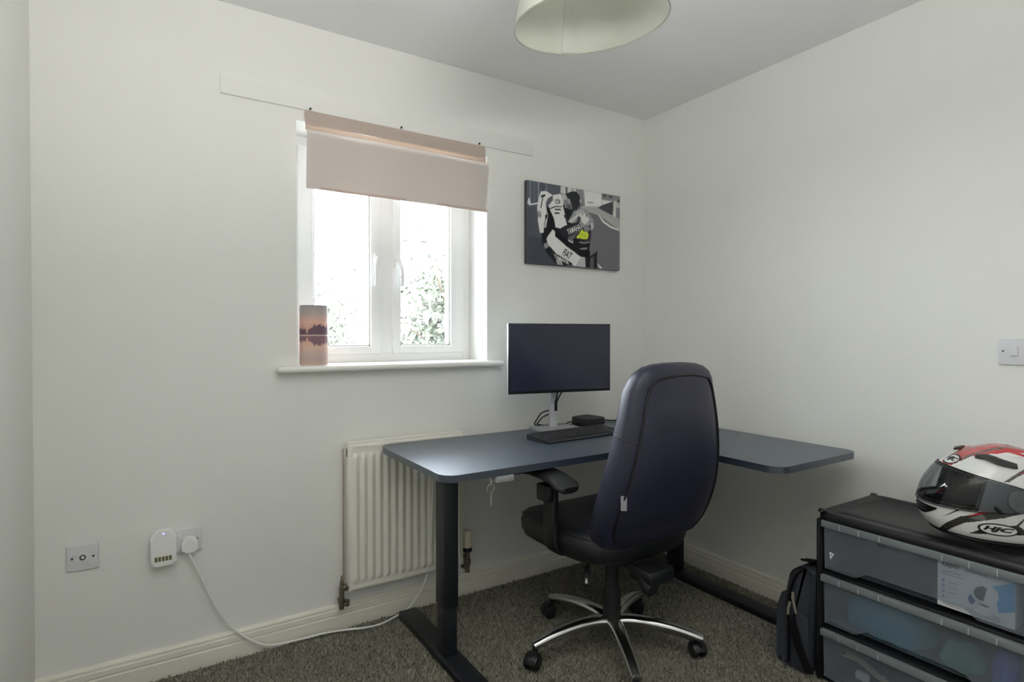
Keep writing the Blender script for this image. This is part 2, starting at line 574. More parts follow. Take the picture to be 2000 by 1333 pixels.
def sash(x0, x1, lw, rw, hx, hdir):
    z0, z1 = Z0 + .036, Z1 - .04
    bw = .034
    bm = NB()
    y0, y1 = fy0 - .012, fy1 - .01
    box(bm, (x0, y0, z0), (x0 + lw, y1, z1), .005); box(bm, (x1 - rw, y0, z0), (x1, y1, z1), .005)
    box(bm, (x0 + lw - .004, y0, z0), (x1 - rw + .004, y1, z0 + bw), .005)
    box(bm, (x0 + lw - .004, y0, z1 - bw), (x1 - rw + .004, y1, z1), .005)
    s = obj('sash', bm, m_white, win)
    # bevelled glazing bead
    gx0, gx1, gz0, gz1 = x0 + lw, x1 - rw, z0 + bw, z1 - bw
    bm = NB()
    for a, b in (((gx0 - .001, y0 + .012, gz0), (gx0 + .006, y0 + .03, gz1)), ((gx1 - .006, y0 + .012, gz0), (gx1 + .001, y0 + .03, gz1)),
                 ((gx0, y0 + .012, gz0 - .001), (gx1, y0 + .03, gz0 + .006)), ((gx0, y0 + .012, gz1 - .006), (gx1, y0 + .03, gz1 + .001))):
        box(bm, a, b)
    objs('glazing_gasket', bm, m_ggask, s, smooth=0)
    bm = NB(); box(bm, (gx0 - .003, y0 + .034, gz0 - .003), (gx1 + .003, y0 + .040, gz1 + .003)); obj('pane', bm, m_glass, s, smooth=0)
    bm = NB(); box(bm, (gx0, y0 + .041, 1.523), (gx1, y0 + .045, 1.534)); obj('glazing_bar', bm, m_white, s)
    bm = NB()
    hz = 1.52
    box(bm, (hx - .012, y0 - .010, hz - .03), (hx + .012, y0 + .001, hz + .03), .004)
    cyl(bm, (hx, y0 - .005, hz + .005), (hx, y0 - .024, hz + .005), .009)
    sweep(bm, smooth_path([(hx, y0 - .024, hz + .012), (hx + hdir * .006, y0 - .027, hz - .01), (hx + hdir * .012, y0 - .036, hz - .035), (hx + hdir * .012, y0 - .04, hz - .075), (hx + hdir * .012, y0 - .036, hz - .115)], 5), .0085, .006, (0, -1, 0), 10)
    obj('handle', bm, m_white, s)
sash(WX0 + .038, -1.490, .064, .048, -1.512, -1)
sash(-1.435, WX1 - .038, .036, .070, -1.416, 1)

# ------------------------------------------------------------------ outside: lawn far below and trees
bm = NB()
bmesh.ops.create_grid(bm, x_segments=30, y_segments=30, size=30, matrix=Matrix.Translation((0, 31, -2.8)))
for v in bm.verts: v.co.z += .12 * math.sin(v.co.x * 1.3) * math.cos(v.co.y * .9)
structure('ground', bm, m_ground)

def tree(x, y, zb, hgt, rad, n, seed, label, crown0=.25):
    r = np.random.RandomState(seed)
    t = thing('garden_tree', label, 'tree', (x, y, zb))
    bm = NB()
    sweep(bm, smooth_path([(x, y, zb), (x + .05, y, zb + hgt * .3), (x - .04, y + .05, zb + hgt * .6), (x + .05, y, zb + hgt * .9)], 6), [.13 * (1 - .035 * i) for i in range(19)], seg=8)
    obj('trunk', bm, m_bark, t)
    bm = NB()
    tips = []
    for i in range(16):
        a = r.uniform(0, 2 * PI); zz = zb + hgt * r.uniform(crown0, .85); L = rad * r.uniform(.5, .95)
        e = Vector((x + L * math.cos(a), y + L * math.sin(a), zz + r.uniform(.2, .7)))
        tube(bm, [(x, y, zz - .3), ((x + e.x) / 2, (y + e.y) / 2, zz + .1), e], .025, 4, 5)
        tips.append(e)
    obj('branches', bm, m_bark, t)
    # leaves: small folded blades around the branch tips and crown
    c = np.zeros((n, 3))
    k = r.randint(0, 16, n)
    T = np.array([tuple(e) for e in tips])
    c = T[k] + r.normal(0, rad * .27, (n, 3)) + (np.array([x, y, zb + hgt * .6]) - T[k]) * r.uniform(0, .6, (n, 1))
    u = r.normal(0, 1, (n, 3)); u /= np.linalg.norm(u, axis=1, keepdims=True)
    w = np.cross(u, r.normal(0, 1, (n, 3))); w /= np.linalg.norm(w, axis=1, keepdims=True)
    nn = np.cross(u, w)
    s = r.uniform(.05, .10, (n, 1))
    V = np.stack([c - u * s, c + w * s * .5 + nn * s * .15, c + u * s, c - w * s * .5 + nn * s * .15], 1)
    me = bpy.data.meshes.new('leaves')
    me.from_pydata(V.reshape(-1, 3).tolist(), [], [(4 * i, 4 * i + 1, 4 * i + 2, 4 * i + 3) for i in range(n)])
    link('leaves', me, m_leaf, t, smooth=0, kind='stuff')
tree(2.35, 7.2, -2.8, 6.1, 1.15, 5200, 5, 'loose green tree outside, seen in the right window pane')
tree(.55, 11.5, -2.8, 5.1, 1.3, 4600, 8, 'low bushy tree outside, seen at the foot of the left window pane')

# ------------------------------------------------------------------ blind
bl = thing('fabric_blind', 'beige fabric blind pinned to the batten and half covering the window', 'blind', (-1.455, -.02, 2.058))
bx0, bx1 = -1.858, -1.052
def cloth(prof, x0, x1, th=.0016, nx=40, wob=.002, seed=0):
    """sheet: prof [(y, z)] top to bottom, given thickness"""
    r = np.random.RandomState(seed); ph = r.uniform(0, 6, 4)
    P = []
    for i in range(nx + 1):
        u = i / nx; x = x0 + (x1 - x0) * u
        P.append([(x, y + wob * k / len(prof) * (math.sin(9 * u + ph[0]) + .6 * math.sin(23 * u + ph[1])), z + .0015 * math.sin(5 * u + ph[2]) * (k > 0)) for k, (y, z) in enumerate(prof)])
    bm = NB()
    F = [[bm.verts.new(p) for p in c] for c in P]
    Bk = [[bm.verts.new((p[0], p[1] + th, p[2])) for p in c] for c in P]
    m = len(prof)
    for i in range(nx):
        for k in range(m - 1):
            bm.faces.new((F[i][k], F[i][k + 1], F[i + 1][k + 1], F[i + 1][k]))
            bm.faces.new((Bk[i][k], Bk[i + 1][k], Bk[i + 1][k + 1], Bk[i][k + 1]))
    for i in range(nx):
        for k in (0, m - 1):
            bm.faces.new((F[i][k], F[i + 1][k], Bk[i + 1][k], Bk[i][k]))
    for k in range(m - 1):
        for i in (0, nx):
            bm.faces.new((F[i][k], Bk[i][k], Bk[i][k + 1], F[i][k + 1]))
    return bm
sm2 = lambda pts, n=5: [(p.y, p.z) for p in smooth_path([(0, y, z) for y, z in pts], n)]
obj('header_fabric', cloth(sm2([(-.016, 2.062), (-.0165, 2.045), (-.019, 2.02), (-.022, 2.005)]), bx0, bx1, seed=1), m_blind, bl, smooth=60)
obj('header_lining', cloth([(-.0135, 2.061), (-.0165, 2.02), (-.0192, 2.0065)], bx0 + .001, bx1 - .001, seed=1, wob=.001), mat('header_lining', 'B9A79B', .9, spec=.1), bl, smooth=60)  # opaque layer added to keep window light out of the header
obj('thin_strip', cloth([(-.0215, 2.006), (-.0225, 1.996), (-.024, 1.986)], bx0 + .015, bx1 - .035, seed=1, wob=.001), m_strip, bl, smooth=60, label='paler thin band of the blind letting light through')
bm = NB()
for a, b in ((bx0, bx0 + .0155), (bx1 - .0355, bx1)):
    box(bm, (a, -.0245, 1.985), (b, -.0215, 2.006))
objs('side_hem', bm, m_blind, bl)
obj('main_fabric', cloth(sm2([(-.022, 1.987), (-.034, 1.982), (-.043, 1.972), (-.046, 1.955), (-.042, 1.92), (-.035, 1.85), (-.030, 1.79), (-.029, 1.757)]), bx0, bx1 + .006, seed=4, wob=.006), m_blind_lit, bl, smooth=60)
obj('lining', cloth(sm2([(-.038, 1.965), (-.036, 1.92), (-.029, 1.85), (-.024, 1.765)]), bx0 + .006, bx1, seed=4, wob=.004), m_lining, bl, smooth=60)
bm = NB(); cyl(bm, (bx0 + .002, -.0265, 1.762), (bx1 + .004, -.0265, 1.762), .0055, seg=12); obj('hem_bar', bm, m_blind, bl)
for x in (-1.838, -1.463, -1.083):
    bm = NB()
    lathe(bm, [(0, 0), (.0025, 0), (.002, .007), (.0040, .008), (.0045, .011), (.003, .0135), (0, .014)], (x, -.0085, 2.070), 12, Matrix.Rotation(PI / 2, 3, 'X'))
    obj('pin', bm, m_pin, bl)

# ------------------------------------------------------------------ printed lantern on the sill
lc = Vector((-1.822, .012, 1.0645))
ln = thing('cylinder_lantern', 'printed sunset-and-lake cylinder lantern standing at left on the window sill', 'lantern', lc)
LR, LH = .0535, .237
def lantern():
    nt, nz = 140, 130
    T, Zz = np.meshgrid(np.linspace(0, 2 * PI, nt), np.linspace(0, 1, nz))
    img = np.zeros(T.shape + (3,))
    stops = [(0, 'C7A79B'), (.12, 'BDAAA4'), (.30, 'D8B7A6'), (.42, 'CFA092'), (.49, 'C09C98'), (.5, 'C9B2AC'), (.60, 'C79D92'), (.72, 'D9B1A0'), (.86, 'B3A3A0'), (1, '9A9898')]
    zs = [s[0] for s in stops]; cs = np.array([lin(s[1]) for s in stops])
    for k in range(3): img[..., k] = np.interp(Zz, zs, cs[:, k])
    f = lambda t: np.interp(((np.degrees(t) - 148) % 360) / 180, [0, .12, .3, .42, .46, .52, .6, .75, .9, 1.0, 1.1, 1.4, 1.6, 2], [.10, .115, .10, .085, .03, .10, .15, .17, .13, .15, .04, .06, .02, .10]) + .014 * np.sin(17 * t) + .010 * np.sin(29 * t + 2)
    up_ = (Zz > .508) & (Zz < .508 + f(T)); dn = (Zz < .488) & (Zz > .488 - f(T) * .95)
    img[up_] = lin('6B545E'); img[dn] = lin('83656E')
    P = np.stack([lc.x + LR * np.cos(T), lc.y + LR * np.sin(T), lc.z + .003 + (LH - .003) * Zz], -1)
    me = grid_mesh('printed_shade', P, img)
    link('printed_shade', me, mat_attr('lantern_print', .55, .3), ln, smooth=60)
lantern()
bm = NB(); lathe(bm, [(0, 0), (.051, 0), (.0525, .002), (.0525, .006), (0, .006)], lc, 48); obj('base', bm, m_plastic, ln)
bm = NB(); lathe(bm, [(LR, LH - .002), (LR + .0008, LH), (LR - .003, LH + .001), (LR - .004, LH - .01), (LR - .004, .01)], lc, 64); obj('rim', bm, mat('grey_rim', '8F8F90', .5), ln)

# ------------------------------------------------------------------ canvas print
cv = thing('canvas_print', 'black and white canvas print of a motorcycle racer crouching over his bike', 'picture', (-.518, -.011, 1.735))
cx0, cx1, cz0, cz1, cy = -.823, -.213, 1.535, 1.940, -.022
bm = NB(); box(bm, (cx0, cy, cz0), (cx1, -.001, cz1), .0012); obj('stretched_canvas', bm, mat('canvas_edge', '3C3D42', .8, bump=.2, bscale=900), cv)
CR = [(270, 180), (1280, 350), (1280, 1150), (270, 1083)]                 # traced corners
HC = homography([(0, 0), (1, 0), (1, 1), (0, 1)], CR)
HI = np.linalg.inv(HC)
def canvas_pt(x, y, off=.0015):
    u, v = happly(HI, x, y)
    return Vector((cx0 + (cx1 - cx0) * u, cy - off, cz1 - (cz1 - cz0) * v))
def canvas():
    w, h = 280, 190
    U, Vv = np.meshgrid(np.linspace(0, 1, w), np.linspace(0, 1, h))
    X, Y = happly(HC, U, Vv)
    img = np.zeros(X.shape + (3,))
    t = np.clip((X - 270) / 1010, 0, 1)[..., None]
    img[:] = np.array(lin('3E4049')) * (1 - t) + np.array(lin('67666B')) * t
    P = lambda poly, c: paint(img, X, Y, poly, c)
    P([(270, 780), (700, 860), (700, 1150), (270, 1150)], '373A42')
    P([(270, 180), (700, 250), (700, 480), (270, 470)], '474A53')
    for i, x in enumerate(range(300, 520, 45)):
        P([(x, 180), (x + 18, 180), (x + 18, 430), (x, 430)], ['63666E', '50545C', '6A6D75', '3A3C44', '5A5D66'][i])
    P([(690, 250), (1280, 350), (1280, 470), (900, 470), (860, 420), (690, 330)], 'A9A7A3')
    P([(640, 250), (690, 245), (695, 330), (640, 320)], 'A3A3A1')
    P([(695, 240), (712, 242), (715, 330), (698, 330)], '3C3D42')
    for k in range(3): P([(760 + 45 * k, 268 + 6 * k), (772 + 45 * k, 270 + 6 * k), (810 + 40 * k, 420), (798 + 40 * k, 420)], '55565B')
    P([(820, 275), (890, 285), (905, 460), (870, 440)], '6B6B6D')
    P([(905, 300), (1080, 325), (1080, 450), (910, 455)], 'BDBAB5')
    P([(930, 412), (1000, 418), (1000, 432), (930, 428)], '7F7E7D')
    P([(1085, 318), (1280, 350), (1280, 430), (1085, 385)], '6E6E70')
    P([(1085, 385), (1280, 425), (1280, 480), (1085, 450)], '9A9997')
    P([(1100, 330), (1130, 335), (1130, 360), (1100, 352)], '3B3C41'); P([(1160, 340), (1200, 346), (1200, 372), (1160, 366)], '46474C')
    P([(1090, 395), (1210, 405), (1180, 450), (1090, 440)], 'B7B5B1')
    P([(1085, 450), (1210, 405), (1215, 570), (1150, 560), (1030, 490)], '3F4046')
    P([(1220, 400), (1240, 400), (1240, 620), (1200, 600)], 'A5A3A0')
    P([(1258, 390), (1280, 380), (1280, 420), (1262, 420)], '26272B')
    P([(860, 460), (1030, 470), (1280, 600), (1280, 720), (1060, 560), (860, 520)], '8C8B8B')
    P([(930, 520), (1060, 560), (1280, 720), (1280, 1150), (960, 1150), (960, 700)], '5C5B60')
    P([(1150, 560), (1280, 610), (1280, 640), (1200, 600)], '88878A')
    P([(1040, 545), (1060, 560), (1110, 620), (1190, 675), (1280, 712), (1280, 724), (1180, 690), (1100, 635)], 'C6C4C2')
    P([(278, 430), (292, 370), (308, 400), (312, 440), (395, 425), (395, 440), (300, 455)], 'BDBEC0')
    # rider: back and dark side
    P([(480, 420), (560, 340), (640, 335), (720, 400), (720, 560), (760, 650), (700, 900), (560, 1000), (440, 880), (430, 740), (470, 650)], '17181C')
    P([(425, 305), (480, 300), (555, 345), (500, 380), (478, 440), (490, 520), (462, 640), (455, 750), (415, 755), (395, 640), (385, 480), (400, 380)], 'B9B8B6')
    P([(490, 520), (505, 560), (480, 700), (462, 690)], 'A5A4A3'); P([(470, 560), (500, 545), (500, 580), (472, 620)], '2A2A2E')
    P([(500, 380), (560, 345), (560, 400), (520, 430), (520, 480), (480, 470), (478, 430)], '4E4F55')
    # arm
    P([(555, 345), (640, 330), (690, 345), (670, 400), (665, 460), (690, 560), (700, 640), (715, 670), (640, 705), (585, 690), (570, 600), (530, 510), (510, 455), (555, 400)], 'C2C0BD')
    P([(555, 395), (600, 370), (645, 395), (645, 440), (590, 450)], 'A09F9D')
    P([(588, 400), (612, 388), (632, 402), (632, 432), (598, 438)], '3C3C42'); P([(598, 402), (618, 398), (622, 426), (602, 430)], 'A9A8A6')
    P([(520, 485), (580, 460), (655, 462), (655, 474), (585, 474), (530, 497)], '222327')
    P([(575, 488), (645, 492), (645, 508), (580, 506)], '2A2A2E'); P([(573, 528), (628, 530), (628, 549), (575, 547)], '2A2A2E')
    P([(640, 700), (700, 665), (760, 650), (860, 625), (880, 660), (850, 720), (760, 780), (690, 810), (640, 760)], '202126')
    P([(575, 695), (640, 760), (700, 820), (780, 860), (960, 940), (960, 1010), (840, 1010), (700, 890), (590, 790)], '121317')
    P([(670, 560), (690, 555), (725, 625), (715, 645)], '303136')
    # neck, face and hair
    P([(640, 335), (705, 330), (720, 400), (690, 450), (665, 440), (655, 380)], '9B9A99')
    P([(680, 395), (760, 380), (780, 480), (720, 505), (680, 470)], '5E5E61'); P([(700, 400), (742, 396), (740, 440), (705, 450)], '7C7B7B')
    P(ell(785, 385, 66, 84, .1), '25262A'); P([(690, 330), (760, 300), (840, 350), (850, 450), (815, 500), (770, 505), (760, 430), (720, 385)], '25262A')
    P([(672, 400), (735, 378), (752, 425), (765, 470), (735, 498), (690, 478)], '717173'); P([(715, 385), (742, 392), (744, 425), (722, 420)], '8C8B8B'); P([(700, 440), (745, 450), (760, 478), (720, 492)], '4A4A4E')
    P([(690, 480), (780, 500), (760, 560), (720, 610), (690, 560)], '1F2024')
    # bike fairing, glove, screen
    P([(720, 630), (780, 530), (860, 480), (920, 490), (960, 560), (1000, 610), (1000, 700), (960, 740), (860, 700), (840, 630), (760, 645)], '7B7B7D')
    P([(720, 632), (830, 540), (840, 560), (760, 640)], 'A7A7A7'); P([(780, 535), (830, 500), (900, 495), (880, 540), (830, 545)], '8E8E90')
    P([(840, 540), (900, 530), (935, 570), (955, 610), (905, 660), (870, 630)], 'B3B1AF'); P([(865, 545), (880, 535), (890, 560)], '3A3A3E'); P([(900, 540), (930, 565), (925, 580)], '3A3A3E')
    P([(830, 570), (860, 580), (850, 630), (810, 640)], '35363B')
    P([(935, 650), (990, 640), (1000, 690), (975, 712), (950, 690)], '9E9C9C'); P([(950, 655), (962, 650), (972, 690), (962, 692)], '2C2C31')
    P([(880, 690), (960, 660), (975, 740), (960, 870), (830, 860), (790, 780), (860, 720)], '2B2B31'); P([(890, 690), (950, 670), (960, 720), (900, 740)], '6C6B6F')
    P([(810, 790), (850, 770), (850, 740), (880, 710), (890, 735), (930, 740), (945, 770), (930, 815), (880, 815), (850, 800), (830, 812)], 'B9D437')
    P([(868, 770), (876, 752), (884, 770)], '3F4A20'); P([(888, 785), (905, 780), (905, 800), (890, 802)], '3F4A20')
    P([(780, 800), (960, 860), (950, 940), (840, 930), (780, 860)], '141519'); P([(840, 840), (900, 850), (955, 838), (958, 850), (900, 866), (842, 856)], '6F6F72')
    P([(850, 915), (925, 905), (930, 925), (860, 930)], '77777A')
    P([(720, 822), (778, 850), (775, 862), (730, 842)], 'B5B3B0')
    # thigh
    P([(500, 790), (555, 715), (580, 740), (580, 790), (700, 890), (860, 1010), (905, 1012), (910, 1115), (790, 1105), (560, 960), (500, 870), (488, 820)], 'BFBDBA')
    P([(855, 1020), (905, 1010), (912, 1118), (800, 1108)], '98979A')
    P([(690, 888), (720, 890), (880, 990), (870, 1010)], '1A1B1F')
    P([(910, 1010), (960, 1000), (1040, 940), (1035, 1135), (912, 1118)], '1E1F23'); P([(965, 1020), (1000, 1000), (1000, 1130), (960, 1125)], '4A4A4E')
    P([(440, 850), (480, 845), (600, 985), (600, 1100), (480, 960)], '1B1C21'); P([(455, 870), (500, 860), (520, 900), (470, 925)], '77787D')
    P([(560, 970), (620, 990), (770, 1080), (760, 1105), (600, 1098)], '1B1C21'); P([(590, 1040), (640, 1030), (668, 1098), (605, 1096)], '8D8C8C')
    P([(1040, 1085), (1060, 1090), (1090, 1128), (1070, 1132)], 'C9C7C4')
    # soften like a print on cloth
    for _ in range(1):
        k = img.copy()
        k[1:-1, 1:-1] = (img[1:-1, 1:-1] * 4 + img[:-2, 1:-1] + img[2:, 1:-1] + img[1:-1, :-2] + img[1:-1, 2:]) / 8
        img = k
    img = np.minimum(img * 1.75, .82)
    Pp = np.stack([cx0 + (cx1 - cx0) * U, np.full_like(U, cy - .0006), cz1 - (cz1 - cz0) * Vv], -1)
    link('printed_face', grid_mesh('printed_face', Pp[::-1].copy(), img[::-1].copy()), mat_attr('canvas_ink', .7, .2), cv, smooth=0)
canvas()
def canvas_text(s, p, q, r, m, bold=.02):
    """p bottom-left, q bottom-right, r top-left in traced coordinates"""
    p, q, r = Vector(p), Vector(q), Vector(r)
    def fn(u, v):
        t = p + (q - p) * u + (r - p) * v
        return canvas_pt(t.x, t.y)
    text_mesh('lettering', s, fn, m, cv, bold)
canvas_text('FIAT', (652, 985), (735, 1040), (690, 920), m_ink)
canvas_text('YAMAHA', (722, 776), (860, 712), (705, 712), m_inkw)
canvas_text('YAMAHA', (572, 1022), (735, 1098), (560, 975), m_inkw)
canvas_text('T', (400, 490), (446, 480), (428, 345), m_ink)
canvas_text('ARA', (385, 585), (430, 590), (385, 515), m_ink)
canvas_text('46', (815, 810), (925, 812), (835, 728), mat('lime_ink', 'C9E03A', .6), .03)

# ------------------------------------------------------------------ radiator
rad = thing('radiator', 'cream ribbed panel radiator under the window behind the desk', 'radiator', (-1.455, -.05, .15))
rx0, rx1, rz0, rz1, ry = -1.710, -1.200, .158, .752, -.078
def rad_panel():
    nx, nz = 15 * 10 + 21, 60
    xs = np.linspace(rx0, rx1, nx); zs = np.concatenate([np.linspace(rz0, rz0 + .075, 16), np.linspace(rz0 + .09, rz1 - .09, 20), np.linspace(rz1 - .075, rz1, 16)])
    X, Z = np.meshgrid(xs, zs)
    pitch = .0325; n = 15
    s0 = (rx0 + rx1) / 2 - pitch * n / 2
    u = (X - s0) / pitch
    inside = (u > 0) & (u < n)
    fl = np.where(inside, np.clip(.5 - .5 * np.cos(2 * PI * (u % 1)), 0, 1) ** .7, 0)
    endf = np.clip(np.minimum(Z - (rz0 + .030), (rz1 - .040) - Z) / .022, 0, 1)
    endf = np.sin(endf * PI / 2)
    edge = np.minimum.reduce([X - rx0, rx1 - X, Z - rz0, rz1 - Z])
    rim = np.clip(edge / .010, 0, 1)
    Yv = ry - .0095 * fl * endf + .006 * (1 - np.sqrt(1 - (1 - rim) ** 2)) - .002 * np.exp(-((edge - .014) / .0035) ** 2)
    Pf = np.stack([X, Yv, Z], -1)
    link('front_panel', grid_mesh('front_panel', Pf), m_rad, rad, smooth=60)
rad_panel()
bm = NB()
box(bm, (rx0 + .003, ry + .004, rz0 + .003), (rx1 - .003, -.03, rz1 - .003), .006)
obj('rear_body', bm, m_rad, rad)
bm = NB()
box(bm, (rx0 - .001, -.076, rz0 + .02), (rx0 + .004, -.032, rz1 - .004), .0025); box(bm, (rx1 - .004, -.076, rz0 + .02), (rx1 + .001, -.032, rz1 - .004), .0025)
box(bm, (rx0, -.076, rz1 - .004), (rx1, -.032, rz1 + .004), .0025)
objs('side_cover', bm, m_rad, rad)
bm = NB(); box(bm, (rx0 - .0016, -.060, rz1 - .055), (rx0 - .0006, -.048, rz1 - .022), .0004); obj('air_slot', bm, m_dot, rad)
bm = NB()
for x in (-1.6, -1.31): box(bm, (x - .015, -.031, rz0 + .06), (x + .015, -.0005, rz1 - .08), .002)
objs('wall_bracket', bm, m_rad, rad)
bm = NB(); tube(bm, [(rx0 - .004, -.012, rz1 - .03), (rx0 - .004, -.012, .42), (rx0 - .004, -.012, rz0 + .01)], .0018, 4); obj('brown_line', bm, m_brown, rad)  # thin brown upright line beside the left edge
# lockshield valve, left
lv = thing
bm = NB()
vx, vy = -1.733, -.052
cyl(bm, (vx, vy, .090), (vx, vy, .175), .0105); cyl(bm, (vx, vy, .110), (vx, vy, .128), .0145, seg=6); cyl(bm, (vx, vy, .165), (vx, vy, .200), .0095, .007); cyl(bm, (vx, vy, .200), (vx, vy, .222), .0045, .003)
cyl(bm, (vx, vy, .172), (rx0 + .012, vy, .172), .009); cyl(bm, (vx + .012, vy, .172), (vx + .024, vy, .172), .0155, seg=6)
cyl(bm, (vx, vy, .112), (vx + .004, vy + .052, .108), .008)
cyl(bm, (vx, vy, .108), (vx + .022, vy - .004, .108), .007); cyl(bm, (vx + .022, vy - .004, .098), (vx + .022, vy - .004, .122), .009, seg=10)
obj('lockshield_valve', bm, m_brass, rad)
# thermostatic valve, right
tx, ty = -1.166, -.052
bm = NB()
cyl(bm, (tx, ty, .110), (tx, ty, .205), .0115); cyl(bm, (tx, ty, .145), (tx, ty, .170), .015, seg=6); cyl(bm, (tx, ty, .185), (rx1 - .01, ty, .185), .009); cyl(bm, (tx, ty, .125), (tx, -.002, .12), .008)
tv = obj('thermostatic_valve', bm, m_brass, rad)
bm = NB(); lathe(bm, [(.010, .205), (.021, .206), (.0215, .220), (.019, .224), (.012, .226)], (tx, ty, 0), 20); obj('collar', bm, m_dot, tv)
bm = NB(); lathe(bm, [(.016, .222), (.0215, .225), (.023, .255), (.0215, .285), (.017, .296), (.009, .300), (0, .300)], (tx, ty, 0), 24)
obj('thermostat_head', bm, m_trv, tv)

# ------------------------------------------------------------------ plates on the walls
def plate_bm(x0, x1, z0, z1, t=.008):
    bm = NB(); box(bm, (x0, -t, z0), (x1, -.0003, z1), .0028, 3); return bm
ap = thing('aerial_socket', 'single white aerial socket plate low on the left of the window wall', 'socket', (-2.562, 0, .458))
obj('plate', plate_bm(-2.605, -2.519, .415, .499), m_plate, ap)
bm = NB(); lathe(bm, [(.0085, 0), (.0085, .0085), (.0055, .0085), (.005, .004), (0, .004)], (-2.562, -.0005, .457), 20, Matrix.Rotation(PI / 2, 3, 'X')); obj('aerial_jack', bm, m_dot, ap)
for x in (-2.590, -2.534):
    bm = NB(); lathe(bm, [(.0036, .007), (.0036, .0086), (0, .0090)], (x, -.0003, .457), 14, Matrix.Rotation(PI / 2, 3, 'X')); obj('screw', bm, m_screw, ap)
ds = thing('double_socket', 'white double wall socket with the alarm and a plug in it', 'socket', (-2.293, 0, .455))
obj('plate', plate_bm(-2.366, -2.220, .411, .498), m_plate, ds)
for x in (-2.352, -2.234):
    bm = NB(); lathe(bm, [(.0034, .007), (.0034, .0086), (0, .0090)], (x, -.0003, .457), 14, Matrix.Rotation(PI / 2, 3, 'X')); obj('screw', bm, m_screw, ds)
for x in (-2.298, -2.290):
    bm = NB(); box(bm, (x - .003, -.0115, .472), (x + .003, -.007, .488), .0012); obj('rocker_switch', bm, m_plastic, ds)
al = thing('plug_in_alarm', 'white rounded plug-in alarm with a blue light, on the double socket', 'alarm', (-2.336, -.03, .45))
ap_ = round_poly([(-2.375, .392), (-2.299, .392), (-2.299, .512), (-2.375, .512)], [.012, .012, .028, .028])
MX = Matrix(((1, 0, 0, 0), (0, 0, -1, 0), (0, 1, 0, 0), (0, 0, 0, 1)))      # (x, y, z) -> (x, -z, y)
bm = NB(); prism(bm, ap_, .0085, .042, MX)
bmesh.ops.bevel(bm, geom=[e for e in bm.edges if all(v.co.y < -.04 for v in e.verts)], offset=.006, segments=4, affect='EDGES')
alb = obj('casing', bm, m_plastic, al)
for i in range(5):
    x = -2.3635 + i * .0105
    bm = NB(); box(bm, (x, -.0427, .4085), (x + .0085, -.0415, .4245), .0004); obj('vent', bm, m_vent, al)
bm = NB(); lathe(bm, [(.0036, .041), (.0036, .0424), (.002, .0431), (0, .0433)], (-2.337, 0, .5025), 14, Matrix.Rotation(PI / 2, 3, 'X')); obj('status_light', bm, m_led, al)
pg = thing('mains_plug', 'white plug in the right half of the double socket, cable falling to the floor', 'plug', (-2.258, -.02, .45))
bm = NB()
pp = round_poly([(-2.283, .428), (-2.268, .418), (-2.248, .418), (-2.233, .428), (-2.233, .470), (-2.283, .470)], [.01, .008, .008, .01, .022, .022])
prism(bm, pp, .0085, .034, MX)
bmesh.ops.bevel(bm, geom=[e for e in bm.edges if all(v.co.y < -.033 for v in e.verts)], offset=.009, segments=4, affect='EDGES')
obj('plug_body', bm, m_plastic, pg)
bm = NB(); cyl(bm, (-2.258, -.022, .420), (-2.258, -.022, .404), .0052, .004); obj('strain_relief', bm, m_plastic, pg)
bm = NB()
tube(bm, [(-2.258, -.022, .404), (-2.245, -.023, .375), (-2.228, -.022, .330), (-2.207, -.022, .275), (-2.168, -.022, .185), (-2.122, -.024, .108), (-2.062, -.030, .050), (-2.00, -.038, .016), (-1.90, -.042, .008),
          (-1.80, -.044, .007), (-1.72, -.062, .006), (-1.66, -.084, .006), (-1.595, -.094, .006), (-1.535, -.078, .007), (-1.49, -.061, .010), (-1.45, -.058, .024), (-1.405, -.06, .07), (-1.375, -.062, .125), (-1.362, -.07, .2), (-1.36, -.09, .30), (-1.36, -.10, .45), (-1.36, -.115, .62), (-1.36, -.14, .70)], .0041, 8, 8)
obj('cable', bm, m_cable_w, pg)
sw = thing('light_switch', 'white single light switch plate on the right wall', 'switch', (0, -1.643, 1.13))
bm = NB(); box(bm, (-.009, -1.686, 1.088), (-.0003, -1.600, 1.174), .003, 3); obj('plate', bm, m_plate, sw)
bm = NB(); box(bm, (-.0125, -1.651, 1.117), (-.008, -1.632, 1.148), .0015); obj('rocker', bm, m_plate, sw)
bm = NB(); lathe(bm, [(.0034, .007), (.0034, .0092), (0, .0096)], (-.0003, -1.613, 1.133), 14, Matrix.Rotation(-PI / 2, 3, 'Y')); obj('screw', bm, m_screw, sw)

# ------------------------------------------------------------------ pendant lamp shade
shc = Vector((-1.385, -1.161, 2.007)); shn = Vector((-.13, -.04, 1)).normalized()
SR = shn.to_track_quat('Z', 'Y').to_matrix()
ps = thing('pendant_lamp', 'cream conical pendant lamp shade hanging from the ceiling', 'lamp', shc, SR)
sh0, sh1, shh = .203, .135, .23
bm = NB()
lathe(bm, [(sh0, 0), (sh0 - (sh0 - sh1) * .5, shh * .5), (sh1, shh), (sh1 - .0015, shh), (sh0 - (sh0 - sh1) * .5 - .0015, shh * .5), (sh0 - .0015, .0005), (sh0, 0)], seg=96)
shade = obj('shade', bm, m_lamp, ps, world=False, smooth=50)
bm = NB()
ringp = lambda r, z: [(r * math.cos(2 * PI * i / 72), r * math.sin(2 * PI * i / 72), z) for i in range(72)]
sweep(bm, ringp(sh0 - .0005, 0), .0022, seg=8, closed=True); sweep(bm, ringp(sh1 - .0005, shh), .002, seg=8, closed=True)
objs('rim_wire', bm, mat('rim_trim', 'A9A99B', .5), ps, world=False)
bm = NB()
sd = SR.transposed() @ Vector((math.cos(math.radians(64)), math.sin(math.radians(64)), 0))
